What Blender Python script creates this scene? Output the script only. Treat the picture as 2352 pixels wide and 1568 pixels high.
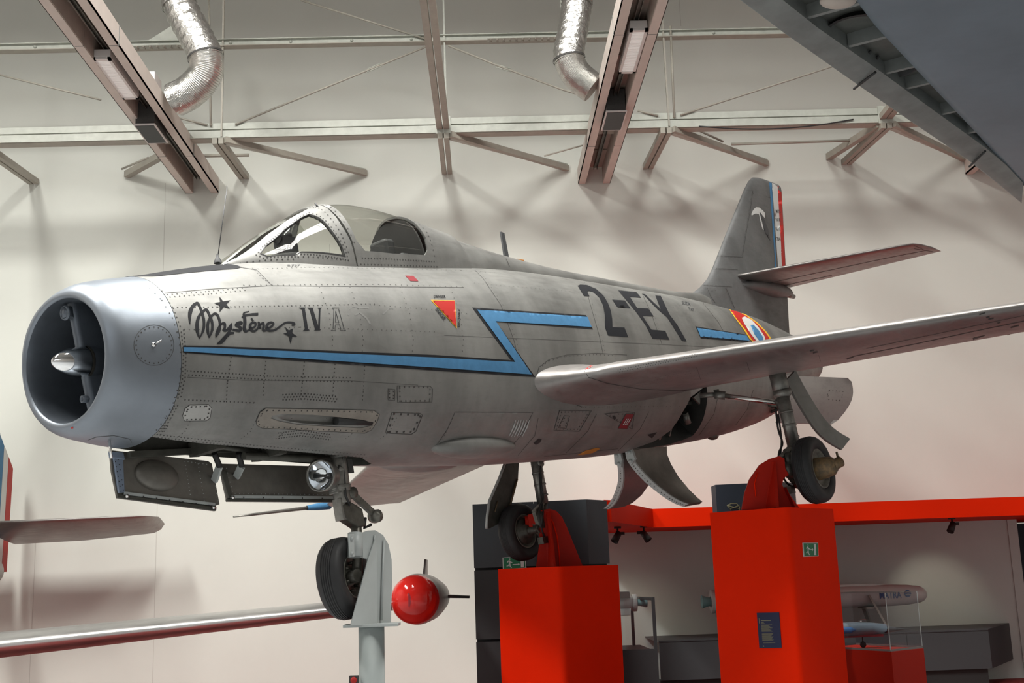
import bpy, bmesh, math, random
import numpy as np
from mathutils import Vector, Matrix
from mathutils.bvhtree import BVHTree
from mathutils.geometry import delaunay_2d_cdt
random.seed(7)
for o in list(bpy.data.objects): bpy.data.objects.remove(o)
SC = bpy.context.scene; COL = SC.collection
PI = math.pi
# ------------------------------------------------------------------ camera
FPX = 2700.0
CAM = np.array([0, 0, 1.6])
def cam_axes(pi, ro, ya):
    cy, sy = np.cos(ya), np.sin(ya); cp, sp = np.cos(pi), np.sin(pi); cr, sr = np.cos(ro), np.sin(ro)
    A = np.array([[1, 0, 0], [0, 0, -1], [0, 1, 0]], float)
    Rz = np.array([[cy, -sy, 0], [sy, cy, 0], [0, 0, 1]]); Rx = np.array([[1, 0, 0], [0, cp, sp], [0, -sp, cp]])
    Rr = np.array([[cr, -sr, 0], [sr, cr, 0], [0, 0, 1]])
    return Rr @ Rx @ A @ Rz
RC = cam_axes(*np.radians([11.5, -2.0, 1.8]))
cd = bpy.data.cameras.new('camera'); cam = bpy.data.objects.new('camera', cd); COL.objects.link(cam)
M = np.eye(4); M[:3, 0] = RC[0]; M[:3, 1] = -RC[1]; M[:3, 2] = -RC[2]; M[:3, 3] = CAM
cam.matrix_world = Matrix(M.tolist())
cd.sensor_width = 36; cd.lens = FPX / 2352 * 36; cd.clip_end = 200
SC.camera = cam; SC.cycles.transparent_max_bounces = 24
# ------------------------------------------------------------------ light, exposure
SC.view_settings.view_transform = 'Standard'; SC.view_settings.look = 'None'
SC.view_settings.exposure = 0.0; SC.view_settings.gamma = 1; SC.view_settings.use_curve_mapping = False
W = bpy.data.worlds.new('world'); SC.world = W; W.use_nodes = True
W.node_tree.nodes['Background'].inputs[0].default_value = (.75, .85, 1, 1); W.node_tree.nodes['Background'].inputs[1].default_value = .3
def area(name, loc, aim, sx, sy, power, col=(1, .96, .9)):
    l = bpy.data.lights.new(name, 'AREA'); l.shape = 'RECTANGLE'; l.size = sx; l.size_y = sy; l.energy = power; l.color = col
    o = bpy.data.objects.new(name, l); COL.objects.link(o); o.location = loc
    d = Vector(aim) - Vector(loc); o.rotation_euler = d.to_track_quat('-Z', 'Y').to_euler(); return o
SKY = [(-9.5, 7.6, 2.1), (-1.8, 7.6, 1.95), (5.6, 7.6, 1.0)]
for sx_, sy_, k_ in SKY: area('skylight_light', (sx_, sy_, 14.9), (sx_, sy_, 0), (1.6 if sx_ < 3 else 2.8), 7.6, 1650 * k_, (1, .985, .945))
area('window_light', (-3, -11.5, 9.5), (0, 12, 3.5), 20, 3.2, 520, (.88, .94, 1))
# ------------------------------------------------------------------ coordinate helpers
def ray(u, v): return RC.T @ np.array([(u - 1176) / FPX, (v - 784) / FPX, 1.])
def atY(u, v, Y): d = ray(u, v); return CAM + d * Y / d[1]
def atZ(u, v, Z): d = ray(u, v); return CAM + d * (Z - 1.6) / d[2]
R0 = np.array([[0.6175, -0.7711, -0.1551], [0.7793, 0.6265, -0.0118], [0.1063, -0.1136, 0.9878]])
_u, _, _v = np.linalg.svd(R0); R0 = _u @ _v
T0 = np.array([-2.616, 7.393, 3.048])
CAC = R0.T @ (CAM - T0)                      # the camera seen from the jet's own frame
def acray(u, v): d = R0.T @ ray(u, v); return d / np.linalg.norm(d)
def ac(u, v, ax, val): d = acray(u, v); return CAC + d * (val - CAC[ax]) / d[ax]
def a2w(p): return R0 @ np.asarray(p, float) + T0
def w2a(p): return R0.T @ (np.asarray(p, float) - T0)
# ------------------------------------------------------------------ materials
def mat(name, col, rough=.5, metal=0., noise=0., nscale=8., bump=0., bscale=60., stretch=(1, 1, 1), col2=None, spec=.5, rvar=0.):
    m = bpy.data.materials.new(name); m.use_nodes = True; N = m.node_tree.nodes; L = m.node_tree.links
    b = N['Principled BSDF']; b.inputs['Roughness'].default_value = rough; b.inputs['Metallic'].default_value = metal
    b.inputs['Base Color'].default_value = (*col, 1); b.inputs['Specular IOR Level'].default_value = spec
    if noise or bump or col2:
        tc = N.new('ShaderNodeTexCoord'); mp = N.new('ShaderNodeMapping'); mp.inputs['Scale'].default_value = stretch
        L.new(tc.outputs['Object'], mp.inputs[0])
        if noise or col2:
            n = N.new('ShaderNodeTexNoise'); n.inputs['Scale'].default_value = nscale; n.inputs['Detail'].default_value = 6; n.inputs['Roughness'].default_value = .62
            L.new(mp.outputs[0], n.inputs[0])
            r = N.new('ShaderNodeMapRange'); r.inputs[1].default_value = .3; r.inputs[2].default_value = .7; L.new(n.outputs['Fac'], r.inputs[0])
            mx = N.new('ShaderNodeMix'); mx.data_type = 'RGBA'; L.new(r.outputs[0], mx.inputs['Factor'])
            c2 = col2 or tuple(c * (1 - noise) for c in col)
            mx.inputs['A'].default_value = (*c2, 1); mx.inputs['B'].default_value = (*(col if col2 else tuple(min(1, c * (1 + noise * .5)) for c in col)), 1)
            L.new(mx.outputs['Result'], b.inputs['Base Color'])
            if rvar:
                rr = N.new('ShaderNodeMapRange'); rr.inputs[3].default_value = rough + rvar; rr.inputs[4].default_value = rough - rvar
                L.new(r.outputs[0], rr.inputs[0]); L.new(rr.outputs[0], b.inputs['Roughness'])
        if bump:
            n2 = N.new('ShaderNodeTexNoise'); n2.inputs['Scale'].default_value = bscale; n2.inputs['Detail'].default_value = 3; L.new(mp.outputs[0], n2.inputs[0])
            bp = N.new('ShaderNodeBump'); bp.inputs['Strength'].default_value = bump; bp.inputs['Distance'].default_value = .02
            L.new(n2.outputs['Fac'], bp.inputs['Height']); L.new(bp.outputs[0], b.inputs['Normal'])
    return m
def glass(name, tint=(1, 1, 1), rough=.02, ior=1.5):
    m = bpy.data.materials.new(name); m.use_nodes = True; N = m.node_tree.nodes; L = m.node_tree.links; N.clear()
    o = N.new('ShaderNodeOutputMaterial'); t = N.new('ShaderNodeBsdfTransparent'); g = N.new('ShaderNodeBsdfGlossy'); f = N.new('ShaderNodeLayerWeight'); mx = N.new('ShaderNodeMixShader')
    t.inputs[0].default_value = (*tint, 1); g.inputs['Roughness'].default_value = rough; f.inputs[0].default_value = .5; pw = N.new('ShaderNodeMath'); pw.operation = 'POWER'; pw.inputs[1].default_value = 4.5; ma = N.new('ShaderNodeMath'); ma.operation = 'MULTIPLY_ADD'; ma.inputs[1].default_value = .9; ma.inputs[2].default_value = .05
    L.new(f.outputs['Facing'], pw.inputs[0]); L.new(pw.outputs[0], ma.inputs[0]); L.new(ma.outputs[0], mx.inputs[0]); L.new(t.outputs[0], mx.inputs[1]); L.new(g.outputs[0], mx.inputs[2]); L.new(mx.outputs[0], o.inputs[0]); return m
def alu(name, col, rough=.36, metal=.8, scale=1.6, stretch=(1, 1, .35), streak=.25, dirt=(.16, .155, .15), damt=.35):
    """bare weathered aluminium: broad tone patches, fine streaks and scratches"""
    m = bpy.data.materials.new(name); m.use_nodes = True; N = m.node_tree.nodes; L = m.node_tree.links; b = N['Principled BSDF']
    b.inputs['Metallic'].default_value = metal
    tc = N.new('ShaderNodeTexCoord')
    def noise(sc, st, det=5, ro=.6):
        mp = N.new('ShaderNodeMapping'); mp.inputs['Scale'].default_value = st; L.new(tc.outputs['Object'], mp.inputs[0])
        n = N.new('ShaderNodeTexNoise'); n.inputs['Scale'].default_value = sc; n.inputs['Detail'].default_value = det; n.inputs['Roughness'].default_value = ro
        L.new(mp.outputs[0], n.inputs[0]); return n.outputs['Fac']
    def rng(f, a, b_, c, d):
        r = N.new('ShaderNodeMapRange'); r.inputs[1].default_value = a; r.inputs[2].default_value = b_; r.inputs[3].default_value = c; r.inputs[4].default_value = d
        L.new(f, r.inputs[0]); return r.outputs[0]
    def mix(f, A, B):
        x = N.new('ShaderNodeMix'); x.data_type = 'RGBA'; L.new(f, x.inputs['Factor'])
        for s, v in (('A', A), ('B', B)):
            if isinstance(v, tuple): x.inputs[s].default_value = (*v, 1)
            else: L.new(v, x.inputs[s])
        return x.outputs['Result']
    n1 = noise(scale, stretch); n2 = noise(14, (.25, 1, 1), 6, .7); n3 = noise(38, (1, 1, .12), 4)
    n4 = noise(5.5, (1.6, .8, .8), 8, .75)
    c = mix(rng(n1, .35, .65, 0, 1), tuple(x * .72 for x in col), tuple(min(1, x * 1.12) for x in col))
    c = mix(rng(n2, .55, .8, 0, streak), c, tuple(x * .6 for x in col))
    c = mix(rng(n4, .56, .75, 0, damt), c, dirt)
    c = mix(rng(n3, .62, .75, 0, streak * .6), c, tuple(min(1, x * 1.35) for x in col))
    L.new(c, b.inputs['Base Color'])
    L.new(rng(n2, .3, .7, rough - .07, rough + .12), b.inputs['Roughness'])
    bp = N.new('ShaderNodeBump'); bp.inputs['Strength'].default_value = .12; bp.inputs['Distance'].default_value = .02; L.new(noise(3.0, (1, 1, 1), 2), bp.inputs['Height']); L.new(bp.outputs[0], b.inputs['Normal'])
    return m
MT = dict(
    skin=alu('weathered_aluminium', (.262, .262, .248), .50, .62),
    wing=alu('wing_aluminium', (.36, .34, .325), .43, .78, 1.2, (.5, .5, 1), .2),
    cowl=mat('polished_cowl', (.235, .262, .295), .44, .8, .10, 2.5, .05, 8),
    newalu=mat('clean_aluminium', (.42, .42, .40), .42, .6, .1, 6), duct=mat('intake_duct', (.13, .15, .175), .38, .5, .2, 4),
    fin=alu('tail_aluminium', (.22, .225, .225), .5, .6, 1.3, (1, 1, .8), .25),
    black=mat('black_paint', (.013, .014, .017), .7, spec=.25), dgrey=mat('dark_grey_paint', (.06, .063, .066), .5),
    blue=mat('stripe_blue', (.065, .20, .37), .6, 0, .14, 14, spec=.3), red=mat('signal_red', (.45, .025, .02), .5, spec=.3), dred=mat('dull_red', (.22, .012, .02), .5),
    yellow=mat('roundel_yellow', (.75, .42, .03), .5), white=mat('marking_white', (.62, .62, .6), .5), orange=mat('orange_mark', (.42, .16, .02), .5),
    seam=mat('panel_joint', (.05, .048, .045), .7), rivet=mat('rivet_dark', (.045, .043, .04), .6), ghost=mat('faded_paint', (.22, .22, .21), .55, .4),
    bay=mat('bay_green_grey', (.075, .074, .062), .55, .25, .35, 9, .1, 30), bayd=mat('bay_dark', (.03, .03, .028), .6, .2, .3, 8),
    door=mat('door_inner', (.17, .16, .14), .42, .4, .3, 5, .06, 20), joint=mat('joint_line', (.50, .49, .45), .8), steel=mat('gear_steel', (.24, .235, .215), .38, .6, .35, 12, .05, 40),
    chrome=mat('chrome_rod', (.75, .74, .72), .15, 1.), dsteel=mat('oily_steel', (.10, .095, .08), .42, .5, .45, 14), rust=mat('rusty_hub', (.30, .19, .09), .55, .4, .5, 20, .2, 30, col2=(.10, .085, .06)),
    tyre=mat('tyre_rubber', (.022, .022, .023), .62, 0, .3, 12), rim=mat('wheel_rim', (.17, .165, .14), .42, .5, .45, 16),
    lgrey=mat('light_grey_paint', (.42, .45, .44), .45, 0, .05, 5), postg=mat('post_grey', (.36, .40, .39), .5, 0, .08, 3),
    bluegrey=mat('bluegrey_liner', (.20, .25, .33), .45, .2, .1, 6),
    glass=glass('canopy_glass', (.93, .94, .91)), radome=mat('bullet_metal', (.85, .86, .86), .06, 1.), lens=mat('reflector', (.85, .88, .95), .05, 1.),
    plinth=mat('plinth_red', (.78, .018, .0), .6, 0, .05, 1.5, spec=.06), pdark=mat('bracket_red', (.40, .012, .004), .5, 0, .1, 4, spec=.15), plinth_shade=mat('plinth_red_shaded', (.40, .012, .002), .5, 0, .05, 2, spec=.2),  # last one: plinth red with the display plinth's shade put into the colour
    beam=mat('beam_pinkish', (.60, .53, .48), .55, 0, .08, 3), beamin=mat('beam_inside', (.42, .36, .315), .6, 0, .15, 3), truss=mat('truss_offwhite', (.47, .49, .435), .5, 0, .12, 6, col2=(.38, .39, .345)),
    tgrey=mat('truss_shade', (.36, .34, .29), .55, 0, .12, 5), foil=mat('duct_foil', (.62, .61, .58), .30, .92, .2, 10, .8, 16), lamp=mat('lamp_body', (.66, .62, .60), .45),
    louvre=mat('lamp_louvre', (.9, .9, .88), .25, .3), grille=mat('speaker_grille', (.022, .023, .024), .5), sgrey=mat('speaker_box', (.055, .052, .05), .7, 0, .2, 30),
    cab=mat('cabinet_slate', (.045, .053, .062), .5, 0, .05, 1.5), cabb=mat('cabinet_black', (.028, .028, .03), .55), bench=mat('bench_slate', (.05, .053, .057), .5),
    inner=mat('pavilion_wall', (.58, .64, .615), .6, 0, .04, 1), navy=mat('navy_recess', (.012, .02, .035), .6), band=mat('band_red', (.74, .018, .0), .6, spec=.08),
    missile=mat('missile_white', (.60, .64, .62), .35, 0, .04, 4), aqua=mat('nozzle_aqua', (.20, .42, .43), .4), mblue=mat('logo_blue', (.05, .14, .33), .5),
    green=mat('sign_green', (.0, .16, .06), .4), plaque=mat('plaque_navy', (.028, .032, .07), .6, spec=.15), ptext=mat('plaque_text', (.23, .21, .11), .5), signw=mat('sign_white', (.6, .62, .6), .4),
    acry=glass('acrylic', (.86, .86, .88), .01, 1.45), hidden=mat('housing_dark', (.02, .02, .02), .6),
    bga=alu('background_aluminium', (.44, .43, .42), .36, .9, 1.5, (.4, 1, 1), .15, damt=.1), bgred=mat('tank_red', (.5, .012, .008), .1, 0), fgb=mat('foreground_bluegrey', (.155, .20, .235), .42, .15, .18, 1.4, .12, 4),
    fgs=mat('foreground_slat', (.23, .25, .24), .5, .2, .3, 4, col2=(.15, .16, .155)), fgd=mat('foreground_bay', (.10, .105, .095), .55, .2, .3, 5), seat=mat('cockpit_dark', (.035, .036, .038), .55), tan=mat('tank_tan', (.27, .245, .21), .4, .2, .3, 4))
_b = MT['louvre'].node_tree.nodes['Principled BSDF']; _b.inputs['Emission Color'].default_value = (1, .98, .95, 1); _b.inputs['Emission Strength'].default_value = 1.1
# ------------------------------------------------------------------ mesh builder
class MB:
    def __init__(s): s.v = []; s.f = []; s.sm = []
    def add(s, vs, fs, smooth=False):
        n = len(s.v); s.v += [tuple(map(float, v)) for v in vs]; s.f += [tuple(i + n for i in f) for f in fs]; s.sm += [smooth] * len(fs); return s
    def box(s, lo, hi, R=None, o=(0, 0, 0)):
        x0, y0, z0 = lo; x1, y1, z1 = hi
        vs = [(x0, y0, z0), (x1, y0, z0), (x1, y1, z0), (x0, y1, z0), (x0, y0, z1), (x1, y0, z1), (x1, y1, z1), (x0, y1, z1)]
        if R is not None: vs = [tuple(np.asarray(R) @ np.array(v) + np.array(o)) for v in vs]
        elif o != (0, 0, 0): vs = [tuple(np.array(v) + np.array(o)) for v in vs]
        return s.add(vs, [(0, 3, 2, 1), (4, 5, 6, 7), (0, 1, 5, 4), (1, 2, 6, 5), (2, 3, 7, 6), (3, 0, 4, 7)])
    def hexa(s, q0, q1):
        """solid between two matching polygons"""
        n = len(q0); return s.add(list(q0) + list(q1), [tuple(range(n))[::-1], tuple(range(n, 2 * n))] + [(i, (i + 1) % n, n + (i + 1) % n, n + i) for i in range(n)])
    def bar(s, a, b, w, h=None, up=(0, 0, 1)):
        a = np.array(a, float); b = np.array(b, float); h = h or w; d = (b - a) / np.linalg.norm(b - a); up = np.array(up, float)
        x = np.cross(d, up)
        if np.linalg.norm(x) < 1e-4: x = np.cross(d, (1, 0, 0))
        x /= np.linalg.norm(x); y = np.cross(x, d); c = [(-1, -1), (1, -1), (1, 1), (-1, 1)]
        return s.hexa([a + x * w / 2 * i + y * h / 2 * j for i, j in c], [b + x * w / 2 * i + y * h / 2 * j for i, j in c])
    def tube(s, pts, r, n=10, cap=True):
        P = [np.array(p, float) for p in pts]; rs = r if hasattr(r, '__len__') else [r] * len(P); vs = []; x = None
        for i, p in enumerate(P):
            d = P[min(i + 1, len(P) - 1)] - P[max(i - 1, 0)]; d /= (np.linalg.norm(d) + 1e-12)
            if x is None:
                x = np.cross(d, (0, 0, 1)); x = np.cross(d, (1, 0, 0)) if np.linalg.norm(x) < .1 else x
            x = x - d * (x @ d); x /= np.linalg.norm(x); y = np.cross(d, x)
            vs += [p + rs[i] * (math.cos(2 * PI * k / n) * x + math.sin(2 * PI * k / n) * y) for k in range(n)]
        fs = [(i * n + k, i * n + (k + 1) % n, (i + 1) * n + (k + 1) % n, (i + 1) * n + k) for i in range(len(P) - 1) for k in range(n)]
        s.add(vs, fs, True)
        if cap:
            m = len(P) - 1; c0 = len(s.v) - len(vs)
            s.f += [tuple(c0 + k for k in range(n))[::-1], tuple(c0 + m * n + k for k in range(n))]; s.sm += [False, False]
        return s
    def lathe(s, o, ax, prof, n=32):
        """prof: (distance along ax, radius) pairs"""
        o = np.array(o, float); ax = np.array(ax, float); return s.tube_prof(o, ax / np.linalg.norm(ax), prof, n)
    def tube_prof(s, o, d, prof, n):
        x = np.cross(d, (0, 0, 1)); x = np.cross(d, (1, 0, 0)) if np.linalg.norm(x) < .1 else x
        x /= np.linalg.norm(x); y = np.cross(d, x); vs = []
        for t, r in prof: vs += [o + d * t + max(r, 1e-4) * (math.cos(2 * PI * k / n) * x + math.sin(2 * PI * k / n) * y) for k in range(n)]
        s.add(vs, [(i * n + k, i * n + (k + 1) % n, (i + 1) * n + (k + 1) % n, (i + 1) * n + k) for i in range(len(prof) - 1) for k in range(n)], True); return s
    def loft(s, rings, closed=True, caps=True, smooth=True):
        n = len(rings[0]); vs = [p for r in rings for p in r]; K = n if closed else n - 1
        fs = [(i * n + k, i * n + (k + 1) % n, (i + 1) * n + (k + 1) % n, (i + 1) * n + k) for i in range(len(rings) - 1) for k in range(K)]
        c0 = len(s.v); s.add(vs, fs, smooth)
        if caps and closed: s.f += [tuple(c0 + k for k in range(n))[::-1], tuple(c0 + (len(rings) - 1) * n + k for k in range(n))]; s.sm += [False, False]
        return s
    def mesh(s, name, m, fix=True):
        me = bpy.data.meshes.new(name); me.from_pydata(s.v, [], s.f); me.polygons.foreach_set('use_smooth', s.sm)
        me.materials.append(MT[m] if isinstance(m, str) else m)
        if fix:
            bm = bmesh.new(); bm.from_mesh(me); bmesh.ops.recalc_face_normals(bm, faces=bm.faces); bm.to_mesh(me); bm.free()
        me.update(); return me
    def build(s, name, m, parent=None, label=None, fix=True, bevel=0, sharp=None, **kw):
        me = s.mesh(name, m, fix); o = bpy.data.objects.new(name, me); COL.objects.link(o)
        if sharp: me.set_sharp_from_angle(angle=math.radians(sharp))
        if parent is not None: o.parent = parent
        if label: o['label'] = label
        for k, v in kw.items(): o[k] = v
        if bevel:
            b = o.modifiers.new('bevel', 'BEVEL'); b.width = bevel; b.segments = 3; b.limit_method = 'ANGLE'; b.angle_limit = math.radians(40)
        return o
def thing(name, label, cat, loc=(0, 0, 0), group=None):
    o = bpy.data.objects.new(name, None); COL.objects.link(o); o.location = loc; o['label'] = label; o['category'] = cat; o.empty_display_size = .2
    if group: o['group'] = group
    return o
def tag(o, label, cat, group=None):
    o['label'] = label; o['category'] = cat
    if group: o['group'] = group
    return o
def loc_of(parent): return np.array(parent.location)
def rel(p, o): return tuple(np.asarray(p, float) - np.asarray(o, float))
def catmull(P, k=6):
    P = [np.array(p, float) for p in P]; Q = [2 * P[0] - P[1]] + P + [2 * P[-1] - P[-2]]; out = []
    for i in range(1, len(Q) - 2):
        for j in range(k):
            t = j / k; a, b, c, d = Q[i - 1:i + 3]
            out.append(.5 * ((2 * b) + (c - a) * t + (2 * a - 5 * b + 4 * c - d) * t * t + (3 * b - a - 3 * c + d) * t ** 3))
    return out + [P[-1]]
def herm(k, v, x):
    k = np.array(k, float); v = np.array(v, float); x = np.atleast_1d(np.array(x, float)); m = np.gradient(v, k); i = np.clip(np.searchsorted(k, x) - 1, 0, len(k) - 2); h = k[i + 1] - k[i]; t = (x - k[i]) / h
    return (2 * t ** 3 - 3 * t ** 2 + 1) * v[i] + (t ** 3 - 2 * t ** 2 + t) * h * m[i] + (-2 * t ** 3 + 3 * t ** 2) * v[i + 1] + (t ** 3 - t ** 2) * h * m[i + 1]
# ------------------------------------------------------------------ the jet
JET = thing('jet_aircraft', 'bare-metal swept-wing jet fighter with blue lightning stripe, raised on pedestals', 'aircraft')
Mj = np.eye(4); Mj[:3, :3] = R0; Mj[:3, 3] = T0; JET.matrix_world = Matrix(Mj.tolist())
KX = [0.0, 0.05, 0.12, 0.2, 0.35, 0.53, 0.8, 1.2, 1.8, 2.5, 3.3, 4.2, 5.2, 6.2, 7.2, 8.2, 9.2, 10.2, 11.2, 12.0]
KT = [.445, .487, .515, .533, .560, .589, .649, .726, .803, .858, .915, .975, 1.0, .992, .983, .972, .921, .83, .65, .487]
KB = [-.415, -.455, -.482, -.502, -.534, -.564, -.600, -.640, -.703, -.775, -.82, -.856, -.865, -.863, -.827, -.781, -.703, -.555, -.27, -.06]
KW = [.475, .518, .543, .562, .587, .607, .623, .634, .654, .681, .698, .722, .721, .705, .656, .604, .546, .492, .415, .323]
XC = .447
def section(x, n=96, e=2 / 2.15, gr=0.):
    zt, zb, w = (float(herm(KX, k, x)[0]) + gr * s for k, s in ((KT, 1), (KB, -1), (KW, 1)))
    out = []
    for i in range(n):
        a = 2 * PI * (i + .5) / n; c, s_ = math.cos(a), math.sin(a)
        out.append((x, w * math.copysign(abs(s_) ** e, s_), (zt + zb) / 2 + (zt - zb) / 2 * math.copysign(abs(c) ** e, c)))
    return out
fx = np.r_[np.linspace(XC + .004, 11.9, 150)]
fm = MB().loft([section(float(x)) for x in fx]); FUS_ME = fm.mesh('fuselage_raw', 'skin')
def bvh_of(me): return BVHTree.FromPolygons([v.co[:] for v in me.vertices], [p.vertices[:] for p in me.polygons])
cowl_out = [section(float(x)) for x in (XC, .4, .35, .3, .25, .2, .16, .12, .08, .05, .025, .008)]
def ell(x, w, zt, zb, n=96):
    return [(x, w * math.sin(2 * PI * (i + .5) / n), (zt + zb) / 2 + (zt - zb) / 2 * math.cos(2 * PI * (i + .5) / n)) for i in range(n)]
cowl_in = [ell(-.004, .462, .435, -.405), ell(-.004, .45, .423, -.393), ell(.012, .437, .41, -.38), ell(.05, .428, .40, -.372), ell(.15, .425, .395, -.37), ell(.3, .43, .40, -.37), ell(XC, .435, .40, -.37)]
COWL = MB().loft(cowl_out + cowl_in, caps=False)
B_FUS = bvh_of(FUS_ME); B_COWL = bvh_of(COWL.mesh('cowl_raw', 'cowl', False))
CXK = [1.36, 1.55, 1.73, 1.92, 2.12, 2.39, 2.65, 2.98, 3.33, 3.68, 3.98, 4.41, 5.04, 5.6, 6.44, 7.39, 8.09, 8.46, 8.86, 9.3]
CZT = [.785, .90, 1.015, 1.125, 1.235, 1.345, 1.40, 1.41, 1.38, 1.33, 1.285, 1.22, 1.165, 1.13, 1.105, 1.085, 1.07, 1.07, 1.09, 1.12]
CWK = [.07, .17, .235, .285, .32, .345, .352, .352, .346, .335, .32, .29, .24, .20, .17, .15, .13, .12, .11, .10]
def body_z(x, y):
    zt, zb, w = (float(herm(KX, k, x)[0]) for k in (KT, KB, KW)); s = min(1, abs(y) / w); s = s ** 1.075; return (zt + zb) / 2 + (zt - zb) / 2 * (1 - s * s) ** .465
def shell(x, ph, g=0.):
    """canopy skin: ph -1 starboard base, 0 crown, 1 port base"""
    zt = float(herm(CXK, CZT, x)[0]); w = float(herm(CXK, CWK, x)[0]); zb = body_z(x, w) - .02; a = abs(ph) * PI / 2
    e = .80 if 1.9 < x < 4 else .95
    return (x, -math.copysign((w + g) * math.sin(a) ** e, ph), zb + (zt + g - zb) * max(0, math.cos(a)) ** e)
cx = np.linspace(1.36, 3.99, 60); NPH = 41
CAN = MB().loft([[shell(float(x), p) for p in np.linspace(-1, 1, NPH)] for x in cx], closed=False, caps=False)
B_CAN = bvh_of(CAN.mesh('canopy_raw', 'glass', False))
# ------------------------------------------------------------------ decals laid on a surface (raycast once, then offset along the normal)
def evenodd(p, polys):
    c = False
    for P in polys:
        n = len(P)
        for i in range(n):
            a, b = P[i], P[(i + 1) % n]
            if (a[1] > p[1]) != (b[1] > p[1]) and p[0] < (b[0] - a[0]) * (p[1] - a[1]) / (b[1] - a[1]) + a[0]: c = not c
    return c
def cast(u, v, B, off):
    d = Vector(acray(u, v)); r = B.ray_cast(Vector(CAC), d)
    if r[0] is None: return None
    n = r[1]; n = -n if n.dot(d) > 0 else n
    return r[0] + n * off
def decal(name, polys, B, m, parent, off=.003, step=10, mirror=False, mb=None):
    vs, ed = [], []; PP = []
    for P in polys:
        Q = []
        for i in range(len(P)):
            a = np.array(P[i], float); b = np.array(P[(i + 1) % len(P)], float); k = max(1, int(np.linalg.norm(b - a) // step))
            Q += [tuple(a + (b - a) * j / k) for j in range(k)]
        n = len(vs); vs += Q; ed += [(n + i, n + (i + 1) % len(Q)) for i in range(len(Q))]; PP.append(Q)
    A = np.array(vs); lo, hi = A.min(0), A.max(0)
    g = [(x, y) for x in np.arange(lo[0] + step * .37, hi[0], step) for y in np.arange(lo[1] + step * .41, hi[1], step) if evenodd((x, y), PP)]
    V, E_, F_, *_r = delaunay_2d_cdt([Vector(v) for v in vs + g], ed, [], 0, 1e-4)
    pts = [cast(v[0], v[1], B, off) for v in V]; idx = {}; out = mb or MB(); ov, of = [], []
    for f in F_:
        if any(pts[i] is None for i in f): continue
        c = sum((V[i] for i in f), Vector((0, 0))) / len(f)
        if not evenodd(c, PP): continue
        q = [pts[i] for i in f]
        if max((q[i] - q[i - 1]).length for i in range(len(q))) > .5: continue
        of.append(tuple(idx.setdefault(i, len(idx)) for i in f))
    ov = [None] * len(idx)
    for i, j in idx.items(): ov[j] = tuple(pts[i])
    if not ov: return None
    out.add(ov, of, True)
    if mirror: out.add([(x, -y, z) for x, y, z in ov], [f[::-1] for f in of], True)
    return None if mb else out.build(name, m, parent, fix=False)
def ribbon(mb, pts, w, B, off=.002, step=8, mirror=False):
    """a thin strip along a pixel polyline; w in pixels, one value or one per point"""
    ws = w if hasattr(w, '__len__') else [w] * len(pts); L = []
    for i in range(len(pts) - 1):
        a = np.array(pts[i], float); b = np.array(pts[i + 1], float); k = max(1, int(np.linalg.norm(b - a) // step))
        L += [(a + (b - a) * j / k, ws[i] + (ws[i + 1] - ws[i]) * j / k) for j in range(k)]
    L.append((np.array(pts[-1], float), ws[-1])); vs = []
    for i, (p, ww) in enumerate(L):
        d = L[min(i + 1, len(L) - 1)][0] - L[max(i - 1, 0)][0]; d /= np.linalg.norm(d) + 1e-9; nrm = np.array([-d[1], d[0]]) * ww / 2
        vs += [cast(*(p + nrm), B, off), cast(*(p - nrm), B, off)]
    for i in range(len(L) - 1):
        q = vs[2 * i:2 * i + 4]
        if any(x is None for x in q) or max((q[0] - q[2]).length, (q[0] - q[1]).length) > .4: continue
        q = [q[0], q[2], q[3], q[1]]; mb.add(q, [(0, 1, 2, 3)])
        if mirror: mb.add([(p[0], -p[1], p[2]) for p in q], [(3, 2, 1, 0)])
def dots(mb, pts, gap, B, r=.006, off=.0015, rows=1, rowgap=6):
    for i in range(len(pts) - 1):
        a = np.array(pts[i], float); b = np.array(pts[i + 1], float); L = np.linalg.norm(b - a); d = (b - a) / (L + 1e-9); nr = np.array([-d[1], d[0]])
        for j in range(int(L // gap) + 1):
            for q in range(rows):
                p = a + d * (j + .5 * (q % 2)) * gap + nr * rowgap * (q - (rows - 1) / 2)
                dr = Vector(acray(*p)); h = B.ray_cast(Vector(CAC), dr)
                if h[0] is None: continue
                n = h[1]; n = -n if n.dot(dr) > 0 else n
                x = n.orthogonal().normalized(); y = n.cross(x); c = h[0] + n * off
                mb.add([tuple(c + (x * math.cos(k * PI / 3) + y * math.sin(k * PI / 3)) * r) for k in range(6)], [tuple(range(6))])
def quadmap(q):
    """unit square -> pixel quad, corners tl tr br bl"""
    q = np.array(q, float); return lambda s, t: tuple((1 - s) * (1 - t) * q[3] + s * (1 - t) * q[2] + s * t * q[1] + (1 - s) * t * q[0])
def text_tris(txt):
    c = bpy.data.curves.new('t', 'FONT'); c.body = txt; c.resolution_u = 3; c.offset = .018; o = bpy.data.objects.new('t', c); COL.objects.link(o)
    me = bpy.data.meshes.new_from_object(o); V = np.array([v.co[:2] for v in me.vertices]); F_ = [tuple(p.vertices) for p in me.polygons]
    bpy.data.objects.remove(o); bpy.data.meshes.remove(me); lo, hi = V.min(0), V.max(0); return (V - lo) / (hi - lo), F_
def lettering(name, txt, quad, B, m, parent, off=.004):
    V, F_ = text_tris(txt); f = quadmap(quad); P = [cast(*f(s, t), B, off) for s, t in V]
    F_ = [g for g in F_ if all(P[i] is not None for i in g)]; P = [tuple(p) if p is not None else (0, 0, 0) for p in P]
    return MB().add(P, F_).build(name, m, parent, fix=False)
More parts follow.
